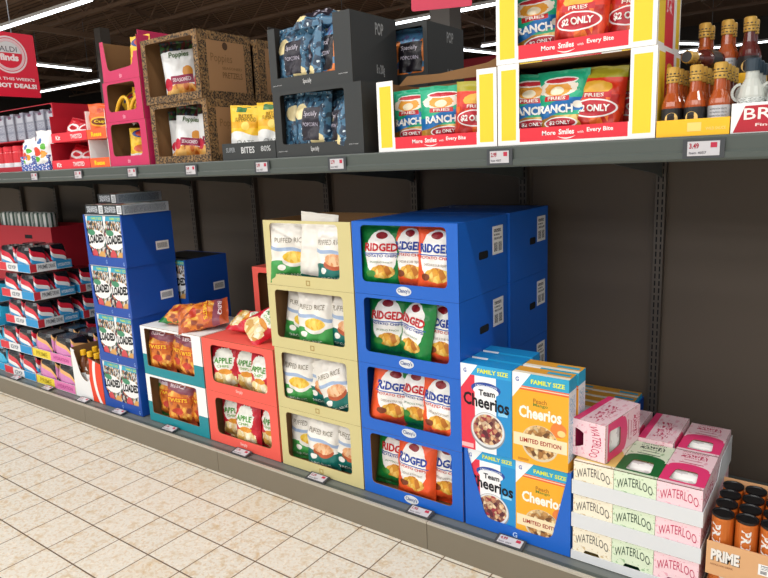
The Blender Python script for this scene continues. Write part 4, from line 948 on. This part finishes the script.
f_o = {0: dict(rz=R(4)), 1: dict(rz=R(-6)), 2: dict(rz=R(4)), 3: dict(rz=R(-10))}
row(['rf', 'rf', 'hf'], 'the single left fries carton', 1.6, 1.99, YU+.012, ZU, fy, 60, {0: dict(rz=R(5), dz=.0), 1: dict(rz=R(22), dy=.045), 2: dict(rz=R(8), ry=R(4))})
row(['rf', 'rf', 'hf', 'hf'], 'the lower right fries carton', 2.075, 2.51, YU+.012, ZU, fy, 61, {0: dict(dy=.03), 1: dict(rz=R(-3), dy=-.012, rx=R(-3)), 2: dict(ry=R(3), dy=.03), 3: dict(dy=.06, rz=R(-4))})
row(['rf', 'hf', 'hf'], 'the upper right fries carton', 2.1, 2.51, YU+.012, ZU+.255, fy, 62, {0: dict(ry=R(-5)), 1: dict(), 2: dict(ry=R(3))})
# --- sauce bottles
def sauce_mesh(kind):
    body, lab = ('sauce orange', 'bottle label') if kind != 'dark' else ('sauce dark', 'bottle label')
    a = MB(); a.lathe([(0, 0), (.026, 0), (.028, .004), (.028, .03), (.028, .082), (.026, .094), (.0165, .118), (.0145, .15)], body, 22)
    c = MB(); c.lathe([(.0165, .146), (.0175, .148), (.0175, .160), (.0165, .162), (.0175, .164), (.0175, .186), (.015, .189), (0, .189)], 'gold cap', 18, mats=['gold cap']*3+['bottle label']+['gold cap']*2+['bottle label'])
    for k in range(9):
        t = R(-70+k*17); c.box(-.003, .003, -.0005, 0, 0, .003, 'bottle label'); q = len(c.v)-24
        for j in range(q, q+24): x, y, z = c.v[j]; c.v[j] = (.0179*math.sin(t)+x*math.cos(t), -.0179*math.cos(t)+y, z+.152+(k % 2)*.017)
    l = MB(); l.lathe([(.0284, .02), (.0284, .076)], lab if kind != 'plain' else 'can silver', 22)
    def G(u, v): return (.0288*math.sin(u), -.0288*math.cos(u), v)
    if kind != 'plain':
        pts = [(.62*math.cos(2*math.pi*k/18), .047+.017*math.sin(2*math.pi*k/18)) for k in range(18)]; l.face([G(*q) for q in pts], ink('#f0c878'))
        H = lambda u, v: (.0292*math.sin(u), -.0292*math.cos(u), v)
        for bx, by, rx, rz_ in ((0, .049, .3, .006), (-.26, .047, .14, .006), (-.15, .041, .06, .005), (.16, .041, .06, .005)):
            l.face([H(bx+rx*math.cos(2*math.pi*k/10), by+rz_*math.sin(2*math.pi*k/10)) for k in range(10)], ink('#2c221c'))
    else:
        for k in range(5): l.text('NUTRITION FACTS', ink('#5c6066'), (-.8, .028+k*.009, .8, .032+k*.009), G)
    return a.mesh('bottle_body'), c.mesh('bottle_cap'), l.mesh('paper_label')
_sm = {k: sauce_mesh(k) for k in ('hot', 'plain', 'dark')}
def sauce(label, kind, loc, rz=0, rot=None):
    r = thing('sauce_bottle', label, 'bottle', loc, rz, 'gold capped sauce bottles')
    if rot: r.rotation_euler = rot
    a, c, l = _sm[kind]; put('bottle_body', a, r); o = put('bottle_cap', c, r); o['label'] = 'gold cap'; put('paper_label', l, r)
    return r
def low_tray(name, label, x0, x1, y0, d, z, h, m, inn='kraft'):
    r = thing(name, label, 'tray', ((x0+x1)/2, y0+d/2, z)); a, b, t = (x1-x0)/2-.0008, d/2, .0025
    mb = MB(); mb.box(-a, a, -b, b, 0, .0018, m); mb.build('tray_floor', r)
    mb = MB(); mb.box(-a, -a+t, -b+t, b, .0018, h, m); mb.box(a-t, a, -b+t, b, .0018, h, m); mb.box(-a+t, a-t, b-t, b, .0018, h, m); mb.build('side_lip', r)
    mb = MB(); mb.box(-a, a, -b, -b+t, .0018, h, m); return r, mb, a, b
r, mb, a, b = low_tray('sauce_tray', 'yellow cardboard tray under the front sauce bottles', 2.5385, 2.727, YU, .26, ZU, .046, 'tray yellow')
mb.face([(-.012, -b-.0006, .012), (.024, -b-.0006, .012), (.024, -b-.0006, .036), (-.012, -b-.0006, .036)], ink('#f7d77a')); mb.text('WILD SAUCE', ink('#f7d77a'), (.035, .014, .085, .022), lambda u, v: (u, -b-.0006, v)); mb.build('front_lip', r)
NR = ['front', 'second', 'third', 'rear']
for ry in range(4):
    for c_, x in enumerate((2.571, 2.632, 2.693)):
        kd = 'plain' if c_ == 2 and ry == 0 else ('dark' if c_ == 2 and ry > 1 else 'hot')
        if ry == 3 and c_ == 1: pass
        sauce(f'{"dark red" if kd == "dark" else "orange"} sauce bottle, {POS[3][c_]} in the {NR[ry]} row of the lower yellow tray', kd, (x, YU+.033+ry*.062, ZU+.0025), R([12, -8, 5][c_]))
r, mb, a, b = low_tray('sauce_tray', 'yellow cardboard tray of the rear sauce bottles, set higher', 2.56, 2.76, .335, .17, ZU+.151, .03, 'tray yellow'); mb.build('front_lip', r)
root, w, h, d = carton('support_box', 'plain kraft box under the raised sauce bottle tray', 2.57, 2.75, .335, .17, ZU, .15, 'kraft', None)
for c_, (x, kd) in enumerate(((2.605, 'plain'), (2.668, 'plain'), (2.728, 'dark'))):
    for ry in range(2):
        sauce(f'{"dark red" if kd == "dark" else "orange"} sauce bottle on the raised tray, {POS[3][c_]} of the {"rear" if ry else "front"} row', kd, (x-.008, .37+ry*.064, ZU+.1535), R(5))
sauce('dark sauce bottle lying on its side across the lower bottles', 'dark', (2.645, .3, ZU+.2195), 0, (R(90), R(0), R(-14)))
# --- dressing jars in the white and red tray
r, mb, a, b = low_tray('dressing_tray', 'white and red printed tray of dressing bottles at the right end', 2.7285, 3.09, YU, .26, ZU, .078, 'white card')
w2 = 2*a; mb.face([(-a+.006, -b-.0006, .002), (a-.01, -b-.0006, .002), (a-.01, -b-.0006, .07), (-a+.032, -b-.0006, .07)], 'deep red')
G = lambda u, v: (-a+u, -b-.0012, v); mb.text('BRIANNAS', ink('#f6efe9'), (.03, .034, .3, .064), G, .01); mb.text('Fine Salad Dressing', ink('#f3dcd8'), (.058, .014, .25, .024), G); mb.build('front_lip', r)
dm = None
for ry in range(3):
    for c_ in range(5):
        q = thing('dressing_bottle', f'clear dressing bottle, {POS[5][c_]} in {["front", "middle", "rear"][ry]} row of white red tray', 'bottle', (2.768+c_*.07, YU+.042+ry*.074, ZU+.0025), 0, 'dressing bottles')
        if not dm:
            A = MB(); A.lathe([(0, 0), (.031, 0), (.033, .005), (.033, .095), (.028, .118), (.017, .14), (.016, .165)], 'clear dressing', 20)
            B = MB(); B.lathe([(.0185, .158), (.0185, .188), (.016, .191), (0, .191)], mat('cap slate', '#2d3c48', rough=.35), 16)
            Cc = MB(); p = Paint('dressing label', '#d9dedb', rough=.4); p.over(p.m('GREATER_THAN', p.nz(26), .53), '#8f9894'); keep('dressing label', p); Cc.lathe([(.0335, .03), (.0335, .09)], 'dressing label', 20)
            H = MB(); N = 10
            for k in range(N): t0, t1 = math.pi*k/N, math.pi*(k+1)/N; H.bar((-.026-.02*math.sin(t0), 0, .105+.022*math.cos(t0)), (-.026-.02*math.sin(t1), 0, .105+.022*math.cos(t1)), .007, .007, 'clear dressing')
            dm = (A.mesh('bottle_body'), B.mesh('cap'), Cc.mesh('paper_label'), H.mesh('handle'))
        for nm, me in zip(('bottle_body', 'cap', 'paper_label', 'handle'), dm): put(nm, me, q)
# --- red and orange candy trays
def candy_tray(l, x0, x1, z, h, red, words, d=.3):
    m = 'red card' if red else 'orange card'
    out = lambda w, h: [(0, 0), (w, 0), (w, h*.34), (0, h*.34)]
    root, w, h, d = carton('candy_tray', l, x0, x1, YU, d, z, h, m, None, outer=out, inn='deep red' if red else 'white card', top=False, group='red and orange candy trays')
    for s, c, cx, sw in words: badge(root, w, d, h, s, c, cx=cx, cz=.16, sw=sw, sh=.036, name='printed_words', bold=.03)
    return root
for i in range(2):
    z = ZU+i*.152; lv = 'upper' if i else 'lower'
    candy_tray(f'red candy display tray, {lv} one', -.838+.03*i, -.43+.0*i, z, .15, True, [('Kit', '#f4e6e6', .2, .05), ('TWISTED', '#f4dada', .72, .12)])
    candy_tray(f'orange candy display tray, {lv} one', -.428, -.236, z, .15, False, [('Reese', '#f8d428', .5, .1)])
    mb = None
    for k, (x, ry, rx) in enumerate([(-.72, 30, -50), (-.6, -35, -60), (-.5, 20, -40)]):
        bag('wf', f'red candy bag slumped in the {lv} red tray, {POS[3][k]}', x, YU+.07+.035*k, z+.008, R(20*k+10), R(rx*.55), R(ry*.4), k, .95, 'red candy bags')
bag('ch', 'orange candy bag standing in the upper orange tray', -.352, YU+.065, ZU+.158, R(28), R(-4), 0, 1, 1.22, 'orange candy bags')
bag('ch', 'orange candy bag at the back of the upper orange tray', -.34, YU+.2, ZU+.158, R(25), R(-4), 0, 3, 1.1, 'orange candy bags')
bag('ch', 'orange candy bag leaning in the lower red tray', -.49, YU+.16, ZU+.006, R(12), R(-10), R(5), 2, .88, 'orange candy bags')
bag('gm', 'white candy bag slumped in the lower orange tray', -.3, YU+.1, ZU+.01, R(-12), R(-25), R(12), 2, .7, 'orange candy bags')
# --- far left: pink tray of grey bottle packs, jars, gummy bags on blue trays
p = Paint('grey pack', '#8b8f9e', rough=.35); 
for k in range(3): p.rect(.12, .06+.32*k, .88, .3+.32*k, '#b3b7c2')
p.over(p.m('MULTIPLY', p.mrect(.15, .1, .85, .6), p.m('GREATER_THAN', p.nz(18), .5)), '#80849a'); p.rect(.3, .9, .7, 1, '#6a3a5a'); keep('grey pack', p)
p = Paint('jar print', '#c9a25a', rough=.3); p.rect(0, .55, 1, 1, '#d8343e'); p.rect(0, .45, 1, .58, '#e8eaf0'); p.rect(0, .3, 1, .45, '#2d4f9a'); keep('jar print', p)
root, w, h, d = carton('candy_carton', 'red backed display case of grey packs and jars at the far left', -1.86, -.842, YU+.05, .28, ZU, .385, 'deep red', lambda w, h: [(.012, .03), (w-.012, .03), (w-.012, h-.004), (.012, h-.004)], inn='deep red', top=False)
mb = MB(); mb.box(-w/2+.004, w/2-.004, -d/2+.004, d/2-.004, .186, .192, 'deep red'); mb.build('shelf_insert', root)
for k in range(7):
    r = thing('candy_pack', f'grey upright candy pack in the red case, {["first", "second", "third", "fourth", "fifth", "sixth", "seventh"][k]} from right', 'pack', (-.905-k*.128, YU+.1, ZU+.193), 0, 'grey candy packs')
    mb = MB(); mb.box(-.05, .05, -.035, .035, 0, .15, 'grey pack'); mb.build('pack_body', r)
    mb = MB(); mb.box(-.022, .022, -.02, .02, .15, .168, 'grey pack'); mb.build('pack_top', r)
    r = thing('candy_jar', f'candy jar with red lid in the red case, {["first", "second", "third", "fourth", "fifth", "sixth", "seventh"][k]} from right', 'jar', (-.905-k*.128, YU+.11, ZU+.022), 0, 'candy jars')
    mb = MB(); mb.lathe([(0, 0), (.05, 0), (.054, .006), (.054, .1), (.046, .112)], 'jar print', 18); mb.build('jar_body', r)
    mb = MB(); mb.lathe([(.049, .11), (.049, .138), (.045, .142), (0, .142)], 'red card', 18); mb.build('lid', r)
p = Paint('gummy tray', '#1f54a8', rough=.45); p.over(p.m('GREATER_THAN', p.nz(7), .55), '#e9edf4'); p.over(p.m('GREATER_THAN', p.nz(13), .66), '#d84a7a'); keep('gummy tray', p)
for k in range(2):
    x0 = -1.19+k*.17
    root, w, h, d = carton('candy_tray', f'small blue and white patterned tray of gummy bags, {"right" if k else "left"} one', x0, x0+.168, YU-.01, .055, ZU, .088, 'gummy tray', None, inn='gummy tray', top=False, group='blue gummy trays')
    bag('gm', f'white gummy bag with coloured fruit standing in the {"right" if k else "left"} blue tray', x0+.084, YU+.018, ZU+.006, R(-4+6*k), R(-2), R(4*k-2), k, [1.25, 1.5][k], 'white gummy bags')

# ================================================================== HANGING SIGNS
def hang_sign(label, loc, w, h, m='sign red', art=None, rods=(.2, .8), rz=R(90), top=4.4):
    r = thing('hanging_sign', label, 'sign', loc, rz)
    mb = MB(); mb.panel([rpoly([(-w/2, 0), (w/2, 0), (w/2, h), (-w/2, h)], .012)], .004, m, m, m); mb.build('sign_board', r)
    if art: mb = MB(); art(mb); mb.build('printed_art', r)
    mb = MB()
    for q in rods: mb.bar((-w/2+q*w, .002, h), (-w/2+q*w, .002, top-loc[2]), .004, .004, 'steel wire')
    mb.build('hanging_wire', r)
def art(mb):
    circ = lambda cx, cz, rad, n=40: [(cx+rad*math.cos(2*math.pi*k/n), cz+rad*math.sin(2*math.pi*k/n)) for k in range(n)]
    cx, cz = .026, .245
    f = lambda d: (lambda x, y, z: (x, y-d, z))
    mb.panel([circ(cx, cz, .108), circ(cx, cz, .098)], .0002, ink('#ecd8dc'), fn=f(.0008))
    mb.panel([circ(cx, cz, .094), circ(cx, cz, .078)], .0002, ink('#e7c6cd'), fn=f(.0008))
    up = [(cx+.077*math.cos(R(8)+R(164)*k/20), cz+.077*math.sin(R(8)+R(164)*k/20)) for k in range(21)]
    mb.panel([up], .0002, ink('#d7dadd'), fn=f(.0008))
    g = lambda u, v: (u, -.0014, v)
    mb.text('ALDI', ink('#3a3f4a'), (cx-.05, cz+.018, cx+.05, cz+.048), g, .0); mb.text('finds', ink('#f7eef0'), (cx-.055, cz-.035, cx+.055, cz+.005), g, .05)
    mb.text("FOR THIS WEEK'S", ink('#f7e6ea'), (-.1, .096, .16, .114), g, .03); mb.text('HOT DEALS!', ink('#fbf3f4'), (-.075, .052, .168, .08), g, .05)
hang_sign('red hanging sign with round emblem and white lettering at upper left', (-1.2, .05, 2.0), .375, .375, art=art, rods=(.22, .66))
hang_sign('small plain red hanging sign at the top edge behind the charcoal cartons', (1.4, .8, 2.195), .28, .22, 'sign pink', rods=(.3, .7), rz=R(23))

# ================================================================== LIGHT, CAMERA
def area(x, y, z, sx, sy, power, rot=(0, 0, 0)):
    l = bpy.data.lights.new('strip and fill lamp', 'AREA'); l.shape = 'RECTANGLE'; l.size = sx; l.size_y = sy; l.energy = power; l.color = (1, .985, .96)
    o = bpy.data.objects.new('strip and fill lamp', l); COL.objects.link(o); o.location = (x, y, z); o.rotation_euler = rot
for x in (-9.5, -4.75, 0, 4.75): area(x, -1.05, 3.97, 4.4, .14, 62)
for y, pw in ((-3.4, 130), (-5.2, 190), (-7.2, 200), (-8.8, 190)):  # added fill lamps: wide frontal rows softening the shelf's shadow, not store fixtures
    for x in (-5.5, 3.5): area(x, y, 3.97, 8.8, 1.2, pw)
for x in (-9.5, -2, 5): area(x, 3.75, 3.96, 4.4, .14, 60)
w = bpy.data.worlds.new('store light'); sc.world = w; w.use_nodes = True
w.node_tree.nodes['Background'].inputs[0].default_value = (.95, .97, 1, 1); w.node_tree.nodes['Background'].inputs[1].default_value = .56
cam = bpy.data.cameras.new('camera'); co = bpy.data.objects.new('camera', cam); COL.objects.link(co)
cam.sensor_fit = 'HORIZONTAL'; cam.sensor_width = 36; cam.lens = 647.68/768*36; cam.clip_start = .05; cam.clip_end = 100
yaw, pit, rol = R(-36.375), R(-11.18), R(-2.473)
fw = Vector((math.sin(yaw)*math.cos(pit), math.cos(yaw)*math.cos(pit), math.sin(pit)))
rt = Vector((math.cos(yaw), -math.sin(yaw), 0)); up = rt.cross(fw)
r2 = rt*math.cos(rol)+up*math.sin(rol); u2 = -rt*math.sin(rol)+up*math.cos(rol)
M = Matrix((r2, u2, -fw)).transposed().to_4x4(); M.translation = Vector((3.0235, -1.943, 1.52)); co.matrix_world = M
sc.camera = co
sc.view_settings.view_transform = 'Standard'; sc.view_settings.look = 'None'; sc.view_settings.gamma = 1; sc.view_settings.exposure = -0.28; sc.view_settings.use_curve_mapping = False
